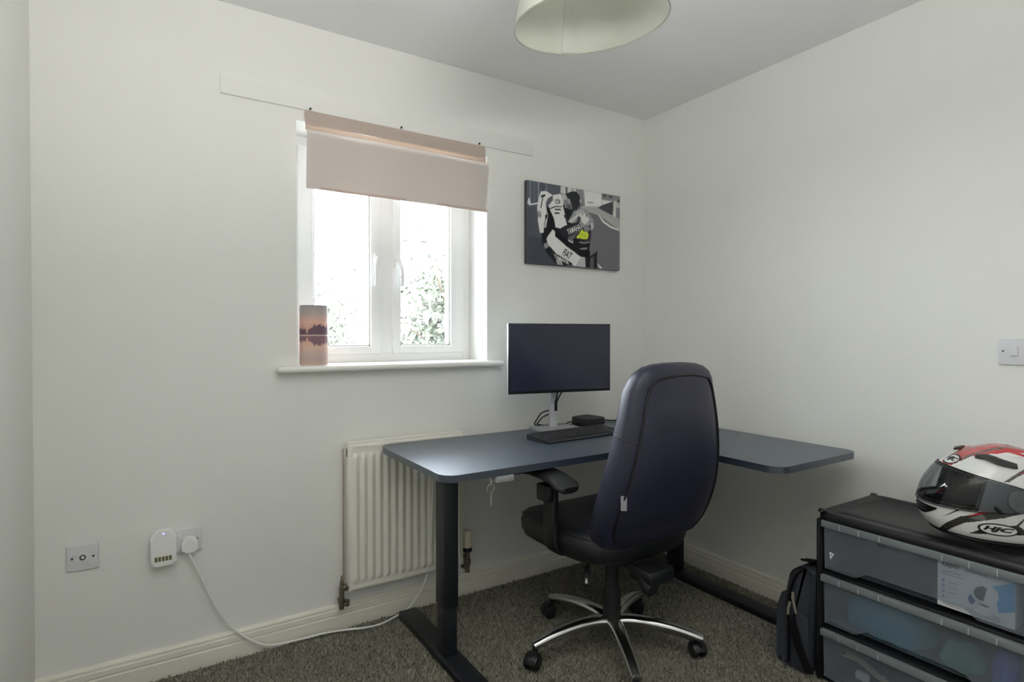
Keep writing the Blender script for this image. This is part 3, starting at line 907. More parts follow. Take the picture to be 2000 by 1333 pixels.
a0 = math.atan2(sd.y, sd.x)
R_ = [[(((sh0 + (sh1 - sh0) * z) - .0019 + s * .0036) * math.cos(a), ((sh0 + (sh1 - sh0) * z) - .0019 + s * .0036) * math.sin(a), shh * z) for a, s in ((a0, -.45), (a0 + .17, -.45), (a0 + .17, -.1), (a0, -.1))] for z in (0.01, .5, .99)]
loft(bm, R_); obj('seam_strip', bm, mat_trans('cream_seam_plastic', 'E2E3DA', .0, rough=.5, transl=.38, gloss=.02), ps, world=False)
bm = NB()
for k in range(3):
    a = 2 * PI * k / 3 + .4
    tube(bm, [(sh1 * math.cos(a), sh1 * math.sin(a), shh), (.06 * math.cos(a), .06 * math.sin(a), shh - .02), (.02 * math.cos(a), .02 * math.sin(a), shh - .02)], .0016, 4, 6)
sweep(bm, ringp(.021, shh - .02), .002, seg=6, closed=True)
obj('spider_fitting', bm, m_plastic, ps, world=False)
bm = NB(); lathe(bm, [(0, shh + .03), (.012, shh + .03), (.018, shh + .0), (.018, shh - .045), (.013, shh - .05), (0, shh - .05)], seg=20); obj('lamp_holder', bm, m_plastic, ps, world=False)
bm = NB(); lathe(bm, [(.012, shh - .05), (.013, shh - .075), (.028, shh - .11), (.030, shh - .13), (.022, shh - .155), (0, shh - .162)], seg=24); obj('bulb', bm, mat('pearl_bulb', 'E8E8E4', .3), ps, world=False)
topw = shc + SR @ Vector((0, 0, shh + .03))
bm = NB(); tube(bm, [topw, (topw.x + .002, topw.y, 2.33), (topw.x + .004, topw.y, 2.385)], .003, 6); obj('cord', bm, m_cable_w, ps)
bm = NB(); lathe(bm, [(0, 2.365), (.012, 2.366), (.030, 2.375), (.044, 2.392), (.045, 2.3995)], (topw.x + .004, topw.y, 0), 28); obj('ceiling_rose', bm, m_plastic, ps)

# ------------------------------------------------------------------ desk
dk = thing('standing_desk', 'dark grey L-shaped standing desk with black steel legs in the corner', 'desk', (-1.0, -.4, 0))
dx0, dx1, dyb, dyf, dxi, dye = -1.597, -.085, -.103, -.712, -.60, -1.207
DZ0, DZ1 = .716, .740
dpoly = round_poly([(dx0, dyf), (dx0, dyb), (dx1, dyb), (dx1, dye), (dxi, dye), (dxi, dyf)], [.055, .055, .02, .055, .055, .12], 10)
bm = NB(); prism(bm, dpoly, DZ0, DZ1)
bmesh.ops.bevel(bm, geom=[e for e in bm.edges if abs(e.verts[0].co.z - e.verts[1].co.z) < 1e-5], offset=.0018, segments=2, affect='EDGES')
obj('desktop', bm, m_desk, dk, smooth=30)
def desk_leg(cx, cy_, y0, y1):
    bm = NB()
    box(bm, (cx - .028, cy_ - .038, .20), (cx + .028, cy_ + .038, DZ0 - .03), .003)
    lg = obj('leg', bm, m_steel, dk)
    bm = NB(); box(bm, (cx - .0245, cy_ - .034, .026), (cx + .0245, cy_ + .034, .21), .003); obj('inner_column', bm, m_steel, lg)
    bm = NB(); box(bm, (cx - .04, y0, 0), (cx + .04, y1, .027), .004, 2); obj('foot', bm, m_steel, lg)
    bm = NB(); box(bm, (cx - .034, dyf + .12, DZ0 - .028), (cx + .034, dyb - .05, DZ0 - .0005), .002); obj('top_bracket', bm, m_steel, lg)
desk_leg(-1.462, -.452, -.835, -.072)
desk_leg(-.187, -.395, -1.045, -.072)
bm = NB()
for y in (-.28, -.46): box(bm, (-1.43, y - .02, DZ0 - .034), (-.22, y + .02, DZ0 - .004), .002)
objs('cross_beam', bm, m_steel, dk)
bm = NB(); box(bm, (-.36, -.98, DZ0 - .03), (-.31, -.6, DZ0 - .0005), .002); obj('return_rail', bm, m_steel, dk)
bm = NB(); box(bm, (-1.408, -.716, .6935), (-1.338, -.640, .7155), .004, 3); hc = obj('height_control', bm, mat('grey_control', '8F9092', .45), dk, label='pale grey height control under the desk edge')
for i in range(4):
    bm = NB(); box(bm, (-1.399 + i * .0145, -.7168, .7005), (-1.3885 + i * .0145, -.7155, .7085), .0004); obj('button', bm, mat('control_button', '8C8D90', .5), hc)
bm = NB()
tube(bm, [(-1.424, -.70, .7158), (-1.424, -.702, .705), (-1.421, -.704, .698), (-1.424, -.706, .692), (-1.428, -.705, .697)], .0016, 5, 6)
cyl(bm, (-1.424, -.70, .7128), (-1.424, -.70, .7158), .006, seg=12)
obj('cable_hook', bm, m_zip, dk)
kr = thing('key_ring', 'small metal split ring with a thread hanging under the desk edge', 'key ring', (-1.424, -.706, .69))
bm = NB()
for k in range(2):
    sweep(bm, [(-1.424 + .0135 * math.cos(t), -.706 + .0015 * k, .6785 + .0135 * math.sin(t)) for t in [2 * PI * i / 32 for i in range(32)]], .0012, seg=6, upv=(0, 1, 0), closed=True)
obj('ring', bm, m_zip, kr)
bm = NB(); tube(bm, [(-1.424, -.706, .666), (-1.4235, -.707, .65), (-1.4245, -.706, .622)], .0007, 5, 5); obj('thread', bm, m_cable_w, kr)

# ------------------------------------------------------------------ monitor, mini computer, keyboard
ma = math.atan2(-.097, .506)
mp = Vector((-.781, -.241, DZ1))
mon = thing('monitor', 'dark blank flat monitor on a silver stand at the back of the desk', 'monitor', mp, Matrix.Rotation(ma, 3, 'Z'))
mw, mz0, mz1 = .2595, .1805, .4965
bm = NB(); box(bm, (-mw, .0005, mz0), (mw, .016, mz1), .003); obj('rear_case', bm, m_silver, mon, world=False)
bm = NB(); box(bm, (-mw, -.0045, mz0), (mw, .0005, mz1), .0012); bz = obj('bezel', bm, m_blackp, mon, world=False)
bm = NB(); box(bm, (-mw + .006, -.0052, mz0 + .013), (mw - .006, -.0042, mz1 - .006)); obj('screen', bm, m_screen, mon, world=False, smooth=0)
bm = NB(); box(bm, (-.12, .016, mz0 + .05), (.12, .034, mz1 - .08), .01); obj('rear_housing', bm, m_silver, mon, world=False)
bm = NB()
box(bm, (-.016, .075, .008), (.022, .098, .36), .004)
box(bm, (-.018, .034, .27), (.024, .08, .33), .006)
obj('stand_column', bm, m_silver, mon, world=False)
bm = NB(); box(bm, (.004, .0742, .085), (.020, .0755, .135), .0008); obj('cable_slot', bm, m_dot, mon, world=False)
bm = NB(); prism(bm, round_poly([(-.100, -.01), (.112, -.01), (.112, .140), (-.100, .140)], .006), 0, .009)
obj('stand_base', bm, mat('grey_aluminium', 'ABACB0', .4, metal=.4), mon, world=False)
bm = NB()
tube(bm, [(.040, .03, .22), (.035, .055, .18), (.022, .070, .145), (.014, .073, .12)], .0035, 6)
tube(bm, [(.014, .03, .22), (.013, .06, .17), (.012, .071, .13)], .0035, 6)
tube(bm, [(.01, .1, .09), (-.04, .115, .075), (-.062, .125, .045), (-.064, .150, .014), (-.02, .165, .0045), (.1, .165, .0045)], .0033, 8)
tube(bm, [(.01, .1, .075), (-.03, .12, .055), (-.052, .130, .03), (-.048, .150, .014), (.01, .154, .0045), (.14, .150, .0045)], .0033, 8)
objs('cable', bm, m_cable_k, mon, world=False)

mc = thing('mini_computer', 'small black square computer beside the monitor stand', 'computer', (-.553, -.165, DZ1), Matrix.Rotation(math.radians(8), 3, 'Z'))
sq = lambda s, r: round_poly([(-s, -s), (s, -s), (s, s), (-s, s)], r, 8)
bm = NB()
loft(bm, [[(x, y, z) for x, y in sq(s, r)] for s, r, z in ((.056, .02, .002), (.062, .024, .005), (.064, .025, .012), (.064, .025, .034), (.062, .024, .040), (.057, .021, .0425))])
obj('case', bm, m_blackp, mc, world=False)
bm = NB(); loft(bm, [[(x, y, z) for x, y in sq(s, .018)] for s, z in ((.05, 0), (.05, .003))]); obj('rubber_foot', bm, m_dot, mc, world=False)
bm = NB(); loft(bm, [[(x, y, z) for x, y in sq(s, .02)] for s, z in ((.052, .0424), (.052, .0428))]); obj('top_plate', bm, m_blackm, mc, world=False)
bm = NB()
tube(bm, [(.063, .02, .022), (.085, .03, .022), (.13, .02, .012), (.20, -.01, .004), (.30, -.03, .004)], .003, 8)
tube(bm, [(-.063, .02, .020), (-.075, .05, .018), (-.085, .07, .007), (-.11, .075, .0045), (-.14, .077, .0045)], .003, 8)
objs('power_cable', bm, m_cable_k, mc, world=False)

kb = thing('keyboard', 'black computer keyboard lying on the desk before the monitor', 'keyboard', (-1.010, -.449, DZ1), Matrix.Rotation(math.radians(2.5), 3, 'Z'))
KW, KD = .438, .138
bm = NB()
Mk = Matrix(((0, 0, 1, 0), (1, 0, 0, 0), (0, 1, 0, 0), (0, 0, 0, 1)))
prism(bm, [(0, .001), (KD, .001), (KD, .020), (KD - .004, .022), (.004, .0115), (0, .009)], 0, KW, Mk)
obj('body', bm, m_blackp, kb, world=False)
bm = NB(); box(bm, (.004, -.0012, .0045), (KW - .004, .0004, .0085), .0003); obj('front_trim', bm, mat('keyboard_trim', '5B5D66', .35, metal=.5), kb, world=False)
bm = NB()
sl = (.022 - .0115) / (KD - .008)
for r_ in range(6):
    y = .010 + r_ * .0200 + (.004 if r_ == 5 else 0)
    cols = [1.0] * 22
    if r_ == 0: cols = [1.25, 1.25, 1.25, 6.0, 1.25, 1.25, 1.25, 1.25, .4, 1, 1, 1, .4, 2, 1, 1]
    x = .008; tot = sum(cols); unit = (KW - .016) / tot
    for c in cols:
        w_ = c * unit
        if c > .5:
            z = .0115 + sl * (y - .004)
            r0 = [(x + .0012, y), (x + w_ - .0012, y), (x + w_ - .0012, y + .0165), (x + .0012, y + .0165)]
            A = [(px_, py_, z + sl * (py_ - y) - .001) for px_, py_ in r0]
            cxk = x + w_ / 2; cyk = y + .0085
            B = [(cxk + (px_ - cxk) * .86, cyk + (py_ - cyk) * .84, z + sl * (py_ - y) + .0042) for px_, py_ in r0]
            loft(bm, [A, B])
        x += w_
obj('keys', bm, mat('keycap_plastic', '1C1D22', .5), kb, world=False, smooth=0, kind='stuff')

# ------------------------------------------------------------------ office chair
HX, HY = -.905, -.722
ch = thing('office_chair', 'high-backed dark leather office chair on a chrome five-star base', 'chair', (HX, HY, 0))
bm = NB(); lathe(bm, [(0, .075), (.030, .075), (.040, .085), (.043, .105), (.040, .122), (.030, .128), (0, .128)], (HX, HY, 0), 36)
obj('base_hub', bm, m_chrome, ch)
for k in range(5):
    a = math.radians(26 + 72 * k)
    d = Vector((math.cos(a), math.sin(a), 0)); o_ = Vector((HX, HY, 0))
    pts = [o_ + d * r + Vector((0, 0, z)) for r, z in ((.02, .108), (.06, .116), (.12, .117), (.19, .110), (.26, .097), (.312, .082), (.326, .078))]
    sp = smooth_path(pts, 4); n = len(sp)
    bm = NB()
    sweep(bm, sp, [.029 - .0115 * i / (n - 1) for i in range(n)], [.019 - .006 * i / (n - 1) for i in range(n)], seg=14, n=2.6)
    # rib along the underside
    sweep(bm, [p - Vector((0, 0, .017)) for p in sp[2:-6]], .006, .010, seg=8, n=3)
    lg = obj('base_leg', bm, m_chrome, ch, smooth=50)
    tip = o_ + d * .318
    ca = a + [2.4, 1.2, .6, -.9, 2.0][k]
    cd = Vector((math.cos(ca), math.sin(ca), 0)); cs = Vector((-cd.y, cd.x, 0))
    cc = tip + cd * .018 + Vector((0, 0, .0275))
    bm = NB()
    cyl(bm, tip + Vector((0, 0, .045)), tip + Vector((0, 0, .080)), .0105, seg=16)
    # hood: half shell over both wheels
    ring = []
    for j in range(-6, 7):
        s_ = .011 * (1 if abs(j) < 7 else .8)
        t = j / 6
        w_ = .006
    Rm = []
    for j in range(13):
        t = math.radians(5 + 165 * j / 12)
        e = cd * math.cos(t) + Vector((0, 0, 1)) * math.sin(t)
        Rm.append([cc + e * r_ + cs * s_ for r_, s_ in ((.0315, -.019), (.0335, -.012), (.0335, .012), (.0315, .019), (.026, .016), (.026, -.016))])
    loft(bm, Rm)
    cst = obj('caster', bm, m_blackp, ch, smooth=40)
    for s_ in (-1, 1):
        bm = NB()
        c0 = cc + cs * (s_ * .0085)
        Rw = Matrix((cd, Vector((0, 0, 1)), cs * s_)).transposed()
        lathe(bm, [(0, 0), (.0262, 0), (.0275, .002), (.0275, .012), (.0245, .0165), (.012, .0185), (0, .0185)], c0, 24, Rw)
        obj('wheel', bm, m_blackp, cst, smooth=40)
bm = NB(); lathe(bm, [(0, .128), (.033, .128), (.034, .215), (.031, .232), (.026, .240), (.026, .330), (.024, .345), (.024, .385), (0, .385)], (HX, HY, 0), 28)
obj('gas_lift', bm, m_blackm, ch)
bm = NB()
box(bm, (HX - .10, HY - .13, .372), (HX + .10, HY + .14, .405), .008)
box(bm, (HX - .045, HY - .16, .352), (HX + .075, HY + .06, .392), .012)
obj('tilt_mechanism', bm, m_blackp, ch)
bm = NB()
# back support bar: under the seat, then up behind the backrest
sweep(bm, smooth_path([(HX + .01, HY + .02, .375), (HX + .01, HY - .06, .372), (HX + .01, HY - .115, .385), (HX + .01, HY - .140, .43), (HX + .01, HY - .142, .50)], 6), [.045] * 25, .009, (0, 0, 1), 12, n=4)
box(bm, (HX - .055, HY - .25, .330), (HX + .065, HY - .14, .385), .012)
obj('back_bracket', bm, m_blackp, ch)
bm = NB()
sweep(bm, smooth_path([(HX - .03, HY - .20, .345), (HX - .04, HY - .225, .327), (HX - .04, HY - .245, .320)], 5), .026, .021, (0, 0, 1), 14, n=3)
obj('tension_knob', bm, m_blackm, ch)
bm = NB(); tube(bm, [(HX + .03, HY - .20, .345), (HX + .07, HY - .235, .330), (HX + .10, HY - .25, .312)], .0055, 6); obj('tilt_lever', bm, m_blackp, ch)
bm = NB()
lp = smooth_path([(HX - .06, HY - .01, .385), (HX - .15, HY - .045, .372), (HX - .185, HY - .075, .352), (HX - .207, HY - .098, .325)], 6)
n = len(lp)
sweep(bm, lp, [.006 if i < 7 else .006 + .007 * min(1, (i - 6) / 6) for i in range(n)], [.005 if i < 7 else .005 + .003 * min(1, (i - 6) / 6) for i in range(n)], seg=12)
lev = obj('height_lever', bm, m_blackm, ch)
bm = NB()
lq = lp[-3]
nrm = (CP - lq).normalized(); sx = nrm.cross(Vector((0, 0, 1))).normalized(); sy = sx.cross(nrm)
for poly in (ell(0, .006, .0022, .0022, 0, 10), [(-.0045, .002), (.0045, .002), (.0045, .0005), (.0015, 0), (.004, -.007), (.002, -.007), (0, -.002), (-.002, -.007), (-.004, -.007), (-.0015, 0), (-.0045, .0005)]):
    vs = [bm.verts.new(lq + Vector((0, 0, 0)) + nrm * .0135 + sx * x + sy * y) for x, y in poly]
    bm.faces.new(vs)
obj('lever_symbol', bm, m_inkw, lev, smooth=0)

# seat: thick cushion with a rolled front edge on a curved pan
def superring(cx, cy, rx, ry, z, n=3.4, seg=56):
    out = []
    for k in range(seg):
        a = 2 * PI * k / seg
        c, s = math.cos(a), math.sin(a)
        out.append(Vector((cx + rx * math.copysign(abs(c) ** (2 / n), c), cy + ry * math.copysign(abs(s) ** (2 / n), s), z)))
    return out
SX, SY = -.885, -.640
def seat_z(v, t):
    """bend: front lip rolls down, rear rises a little"""
    y = (v.y - SY) / .25
    dz = -.018 * max(0, y - .35) ** 2 * 2.2 + .012 * max(0, -y - .3)
    x = (v.x - SX) / .25
    return Vector((v.x, v.y, v.z + dz + .012 * abs(x) ** 3 * t))
bm = NB()
rows = [(.17, .17, .380), (.218, .208, .378), (.246, .236, .390), (.258, .249, .418), (.260, .251, .450), (.252, .243, .478), (.235, .228, .492), (.20, .195, .499), (.13, .13, .500), (.05, .05, .498)]
loft(bm, [[seat_z(v, 1) for v in superring(SX, SY, a * 1.035, b * 1.07, z, 4.0)] for a, b, z in rows])
seat = obj('seat', bm, m_leather_d, ch, smooth=60)
bm = NB(); sweep(bm, [seat_z(v, 1) + Vector((0, 0, 0)) for v in superring(SX, SY, .2545 * 1.035, .2455 * 1.07, .474, 4.0, 72)], .003, seg=6, closed=True)
obj('seat_piping', bm, m_piping, seat)
bm = NB()
loft(bm, [[seat_z(v, 1) for v in superring(SX, SY - .01, a, b, z)] for a, b, z in ((.10, .11, .358), (.16, .17, .360), (.205, .20, .372), (.226, .218, .386))])
obj('seat_pan', bm, m_blackm, ch, smooth=60)

# armrests
for s in (-1, 1):
    ax = SX + s * .292
    bm = NB()
    pts = smooth_path([(ax, -.478, .655), (ax, -.52, .672), (ax, -.60, .688), (ax, -.69, .690), (ax, -.765, .680), (ax, -.815, .660)], 5); n = len(pts)
    wd = [.014 + .034 * math.sin(min(1, i / 5) * PI / 2) * (1 if i < n - 4 else math.cos((i - n + 4) / 3.6 * PI / 2) ** .5 + .08) for i in range(n)]
    ht = [.007 + .009 * math.sin(min(1, i / 4) * PI / 2) * (1 if i < n - 3 else .7) for i in range(n)]
    sweep(bm, pts, wd, ht, seg=18, n=2.8)
    pad = obj('arm_pad', bm, m_blackm, ch, smooth=60)
    bm = NB()
    sweep(bm, smooth_path([(ax - s * .012, -.690, .668), (ax - s * .010, -.690, .60), (ax - s * .008, -.690, .52), (ax - s * .012, -.690, .45), (ax - s * .026, -.690, .418), (ax - s * .07, -.690, .404), (ax - s * .2, -.690, .400)], 6), .034, [.0125] * 37, (s, 0, 0.001), 14, n=4)
    obj('arm_post', bm, m_blackp, ch, smooth=50)
    bm = NB(); box(bm, (ax - .028, -.720, .595), (ax + .012, -.652, .655), .006); sl_ = obj('arm_sleeve', bm, m_blackp, ch)
    bm = NB(); box(bm, (ax - .012, -.652, .632), (ax + .004, -.630, .645), .004); obj('arm_button', bm, m_blackm, sl_)

# backrest
BX = -.868
zs_ = [.434, .438, .448, .466, .49, .51, .55, .60, .66, .72, .78, .84, .90, .95, 1.0, 1.035, 1.06, 1.078, 1.088, 1.092]
wz = [(.434, .09), (.438, .14), (.448, .190), (.466, .226), (.49, .248), (.51, .257), (.55, .264), (.60, .266), (.66, .263), (.72, .254), (.78, .245), (.84, .234), (.90, .222), (.95, .211), (1.0, .199), (1.035, .186), (1.06, .168), (1.078, .138), (1.088, .10), (1.092, .05)]
def bw(z): return float(np.interp(z, [a for a, b in wz], [b for a, b in wz]))
def bt(z): return float(np.interp(z, [.434, .443, .468, .53, .62, .75, .9, 1.0, 1.05, 1.08, 1.092], [.02, .04, .062, .074, .078, .076, .070, .064, .055, .038, .015]))
def byc(z): return -.868 - .20 * (z - .50) - .05 * math.sin(max(0, min(1, (z - .5) / .5)) * PI) * .6
def bpt(z, a, n=2.9, k=1.):
    c, s = math.cos(a), math.sin(a)
    return Vector((BX + bw(z) * k * math.copysign(abs(c) ** (2 / n), c), byc(z) + bt(z) * k * math.copysign(abs(s) ** (2 / n), s), z))
bm = NB()
loft(bm, [[bpt(z, 2 * PI * k / 72) for k in range(72)] for z in zs_])
back = obj('backrest', bm, m_leather, ch, smooth=70)
# outer back panel: a slightly proud cushion inside the piping line
def spt(u, v, off=0.):
    """u in -1..1 across panel, v in 0..1 up the panel, on the rear face"""
    z = .462 + (1.052 - .462) * v
    ww = bw(z) * (.885 - .085 * min(1, v / .75))
    lim = min(1, ((1 - abs(2 * v - 1) ** 9)) ** .25 + .0)
    x = u * ww * (.30 + .70 * lim)
    nx_ = min(.999, abs(x) / bw(z))
    y = byc(z) - bt(z) * (1 - nx_ ** 2.9) ** (1 / 2.9)
    return Vector((BX + x, y - off, z))
nu, nv = 41, 61
P = np.array([[tuple(spt(-1 + 2 * i / (nu - 1), j / (nv - 1), .0012 + .0065 * (1 - (-1 + 2 * i / (nu - 1)) ** 6) * (1 - abs(2 * j / (nv - 1) - 1) ** 8) ** .7)) for i in range(nu)] for j in range(nv)])
link('back_panel', grid_mesh('back_panel', P), m_leather, back, smooth=70)
loop = [spt(-1, j / 40, .003) for j in range(41)] + [spt(-1 + 2 * i / 14, 1, .003) for i in range(1, 14)] + [spt(1, 1 - j / 40, .003) for j in range(41)] + [spt(1 - 2 * i / 14, 0, .003) for i in range(1, 14)]
bm = NB(); sweep(bm, loop, .0042, seg=8, upv=(0, 1, 0.01), closed=True); obj('piping', bm, m_piping, back)
# front seam and band seams on the side gussets
for s in (-1, 1):
    bm = NB()
    zc = .845
    ar = [a for a in np.linspace(0.12, PI / 2 - .42, 9)]
    pts = [bpt(zc - .02 + .05 * (j / 16), (PI + PI / 3.3 - j / 16 * (PI / 3.3 + .55)) if s < 0 else (-PI / 3.3 + j / 16 * (PI / 3.3 + .55)), k=1.004) for j in range(17)]
    sweep(bm, pts, .0022, seg=6, upv=(0, 0, 1)); obj('band_seam', bm, m_piping, back)
bm = NB()
t0 = spt(-1.0, .31, .006)
box(bm, (t0.x - .010, t0.y - .003, t0.z - .024), (t0.x + .010, t0.y + .003, t0.z + .024), .001)
bmesh.ops.rotate(bm, verts=bm.verts, cent=t0, matrix=Matrix.Rotation(math.radians(-38), 3, 'Z'))
obj('maker_tag', bm, m_tag, back, label='small grey fabric tag in the seam')

# ------------------------------------------------------------------ drawer unit
UX0, UX1, UY0, UY1 = -.43, -.045, -1.797, -1.253          # front x, back x, drawer span in y
un = thing('drawer_unit', 'black plastic storage unit with three frosted drawers against the right wall', 'drawers', (-.24, -1.525, 0))
# lid with rolled rim, raised corners and a sunken panel
lid_o = lambda o, r: round_poly([(UX0 - .008 - o, UY0 - .018 - o), (UX1 + .002 + o, UY0 - .018 - o), (UX1 + .002 + o, UY1 + .018 + o), (UX0 - .008 - o, UY1 + .018 + o)], r, 8)
lid_c = lambda o, r, z: [(x, y, z) for x, y in lid_o(o, r)]
bm = NB()
loft(bm, [lid_c(-.004, .035, .552), lid_c(0, .04, .558), lid_c(0, .04, .572), lid_c(-.006, .036, .579), lid_c(-.016, .03, .581), lid_c(-.024, .026, .578)], cap=False)
pan = lambda o, r, z: [(x, y, z) for x, y in round_poly([(UX0 + .055 - o, UY0 + .03 - o), (UX1 - .03 + o, UY0 + .03 - o), (UX1 - .03 + o, UY1 - .03 + o), (UX0 + .055 - o, UY1 - .03 + o)], r, 8)]
loft(bm, [lid_c(-.024, .026, .578), pan(.006, .03, .577), pan(.003, .028, .580), pan(0, .026, .580), pan(-.005, .024, .574)], cap=False)
f = bm.faces.new([bm.verts.new(p) for p in pan(-.005, .024, .574)])
bm.faces.new([bm.verts.new(p) for p in lid_c(-.004, .035, .552)][::-1])
bmesh.ops.remove_doubles(bm, verts=bm.verts, dist=1e-5)
obj('lid', bm, m_blackp, un, smooth=50)
bm = NB()
for y, x in ((UY1 + .006, UX0 + .012), (UY1 + .006, UX1 - .016), (UY0 - .006, UX0 + .012), (UY0 - .006, UX1 - .016)):
    sweep(bm, [(x - .016, y, .5795), (x, y, .5825), (x + .016, y, .5795)], [.006, .012, .006], [.002, .004, .002], seg=10)
objs('corner_lug', bm, m_blackp, un, smooth=60)
bm = NB()
for y0, y1 in ((UY1 + .001, UY1 + .020), (UY0 - .020, UY0 - .001)):
    box(bm, (UX0 + .004, y0, .004), (UX1, y1, .553), .006)
    box(bm, (UX0 - .002, y0 + (.004 if y0 > -1.5 else .002), .0), (UX0 + .03, y1 - .002, .553), .005)
objs('side_frame', bm, m_blackp, un)
bm = NB(); box(bm, (UX1 - .006, UY0, .01), (UX1, UY1, .55)); obj('back_board', bm, m_blackp, un)
dz = [(.553, .388), (.366, .201), (.180, .016)]           # lip top, panel foot of each drawer
def wave(y, zb, h=.022):
    t = abs(y - (UY0 + UY1) / 2) / ((UY1 - UY0) / 2)
    s = max(0, min(1, (.62 - t) / .14)); s = s * s * (3 - 2 * s)
    return zb + h * s
for i, (zt, zb) in enumerate(dz):
    bm = NB()
    box(bm, (UX0 + .006, UY0 - .002, max(.001, zb - .030)), (UX1 - .006, UY1 + .002, max(.012, zb - .012)), .002)
    if i == 2:
        pass
    obj('shelf_rail', bm, m_blackp, un)
for i, (zt, zb) in enumerate(dz):
    bm = NB()
    ny = 48
    A = []
    # front panel with the grip cut-out along its foot (closed thin slab)
    outer = []
    for k in range(ny + 1):
        y = UY1 - .006 - (UY1 - UY0 - .012) * k / ny
        # the sides lean in a little towards the foot
        A.append((y, wave(y, zb)))
    th = .0025
    rows = []
    for xx in (UX0 + .004, UX0 + .004 + th):
        row_b = [bm.verts.new((xx, (UY0 + UY1) / 2 + (y - (UY0 + UY1) / 2) * .985, z)) for y, z in A]
        row_t = [bm.verts.new((xx - .002, y, zt - .020)) for y, z in A]
        rows.append((row_b, row_t))
    for k in range(ny):
        for b_, t_ in rows: bm.faces.new((b_[k], b_[k + 1], t_[k + 1], t_[k]))
        bm.faces.new((rows[0][0][k], rows[0][0][k + 1], rows[1][0][k + 1], rows[1][0][k])); bm.faces.new((rows[0][1][k], rows[0][1][k + 1], rows[1][1][k + 1], rows[1][1][k]))
    for k in (0, ny):
        bm.faces.new((rows[0][0][k], rows[1][0][k], rows[1][1][k], rows[0][1][k]))
    dr = obj('drawer', bm, m_frost, un, smooth=30)
    bm = NB()
    box(bm, (UX0 + .007, UY1 - .011, zb + .001), (UX1 - .02, UY1 - .008, zt - .022)); box(bm, (UX0 + .007, UY0 + .008, zb + .001), (UX1 - .02, UY0 + .011, zt - .022))
    box(bm, (UX1 - .02, UY0 + .008, zb + .001), (UX1 - .017, UY1 - .008, zt - .022)); box(bm, (UX0 + .030, UY0 + .008, zb - .002), (UX1 - .017, UY1 - .008, zb + .001))
    obj('tray', bm, m_frost, dr, smooth=0)
    bm = NB()
    box(bm, (UX0 - .010, UY0 + .001, zt - .023), (UX0 + .010, UY1 - .001, zt), .003, 2)
    obj('lip', bm, m_lip, dr)
    bm = NB()
    for y in (-1.317, -1.378, -1.439, -1.608, -1.672, -1.735):
        box(bm, (UX0 - .0112, y - .0012, zt - .021), (UX0 - .0095, y + .0012, zt - .003))
    objs('lip_rib', bm, m_rib, dr, smooth=0)
# small triangular sticker on the top drawer
def front_pt(y, z, off=.0): return Vector((UX0 + .0015 - off, y, z))
bm = NB(); bm.faces.new([bm.verts.new(front_pt(y, z, .0006)) for y, z in ((-1.2795, .449), (-1.2955, .4455), (-1.2825, .423))]); st = obj('triangle_sticker', bm, m_inkw, un, smooth=0, label='small white triangular sticker on the top drawer')
bm = NB(); bm.faces.new([bm.verts.new(front_pt(y, z, .0010)) for y, z in ((-1.2840, .4435), (-1.2890, .4425), (-1.2850, .4360))]); obj('sticker_mark', bm, m_inkg, st, smooth=0)

# things inside the drawers
cb = thing('camera_box', 'white printed camera box with a blue corner inside the top drawer', 'box', (-.40, -1.677, .392))
Y0_, Y1_, Zb0, Zb1 = -1.588, -1.767, .392, .528
bxx = UX0 + .014
bm = NB(); box(bm, (bxx, Y1_, Zb0), (bxx + .08, Y0_, Zb1), .001); obj('carton', bm, mat('white_card', 'F0F0F2', .6, noise=.02), cb)
BQ = [(395, 225), (1510, 530), (1510, 1250), (395, 870)]
HB = np.linalg.inv(homography([(0, 0), (1, 0), (1, 1), (0, 1)], BQ))
def box_pt(x, y, off):
    u, v = happly(HB, x, y)
    return Vector((bxx - off, Y0_ + (Y1_ - Y0_) * u, Zb1 - (Zb1 - Zb0) * v))
def box_print(name, polys, m, off):
    bm = NB()
    for p in polys: bm.faces.new([bm.verts.new(box_pt(x, y, off)) for x, y in p])
    obj(name, bm, m, cb, smooth=0)
box_print('blue_panel', [[(1150, 625), (1505, 560), (1505, 985), (1270, 1000), (1240, 860)]], mat('sky_blue_print', '3F9AD0', .5), .0006)
box_print('pictured_camera', [ell(1105, 765, 165, 150, .3), ell(1040, 945, 170, 75, .35)], mat('print_white', 'EEEEEE', .5), .0010)
box_print('pictured_lens', [[(905, 690), (950, 625), (1030, 612), (1105, 650), (1080, 720), (1060, 790), (1050, 830), (985, 810), (930, 760)]], mat('print_dark_lens', '3D4A46', .5), .0014)
box_print('pictured_ear', [[(830, 780), (862, 715), (890, 760), (940, 830), (885, 875), (845, 840)]], mat('print_indigo', '4C66A8', .5), .0012)
box_print('grey_band', [[(470, 815), (700, 880), (1290, 1060), (1290, 1160), (700, 960), (470, 850)]], mat('print_grey', 'C4C6C8', .5), .0004)
box_print('bullet_icons', [ell(478, 530, 24, 26), ell(478, 600, 24, 26), ell(478, 680, 22, 24), ell(478, 755, 20, 22)], m_inkb, .0008)
def box_text(s, p, q, r, m, bold=0.):
    p, q, r = Vector(p), Vector(q), Vector(r)
    def fn(u, v):
        t = p + (q - p) * u + (r - p) * v
        return box_pt(t.x, t.y, .0012)
    text_mesh('lettering', s, fn, m, cb, bold)
box_text('tapo', (455, 345), (700, 405), (455, 255), m_inkg, .015)
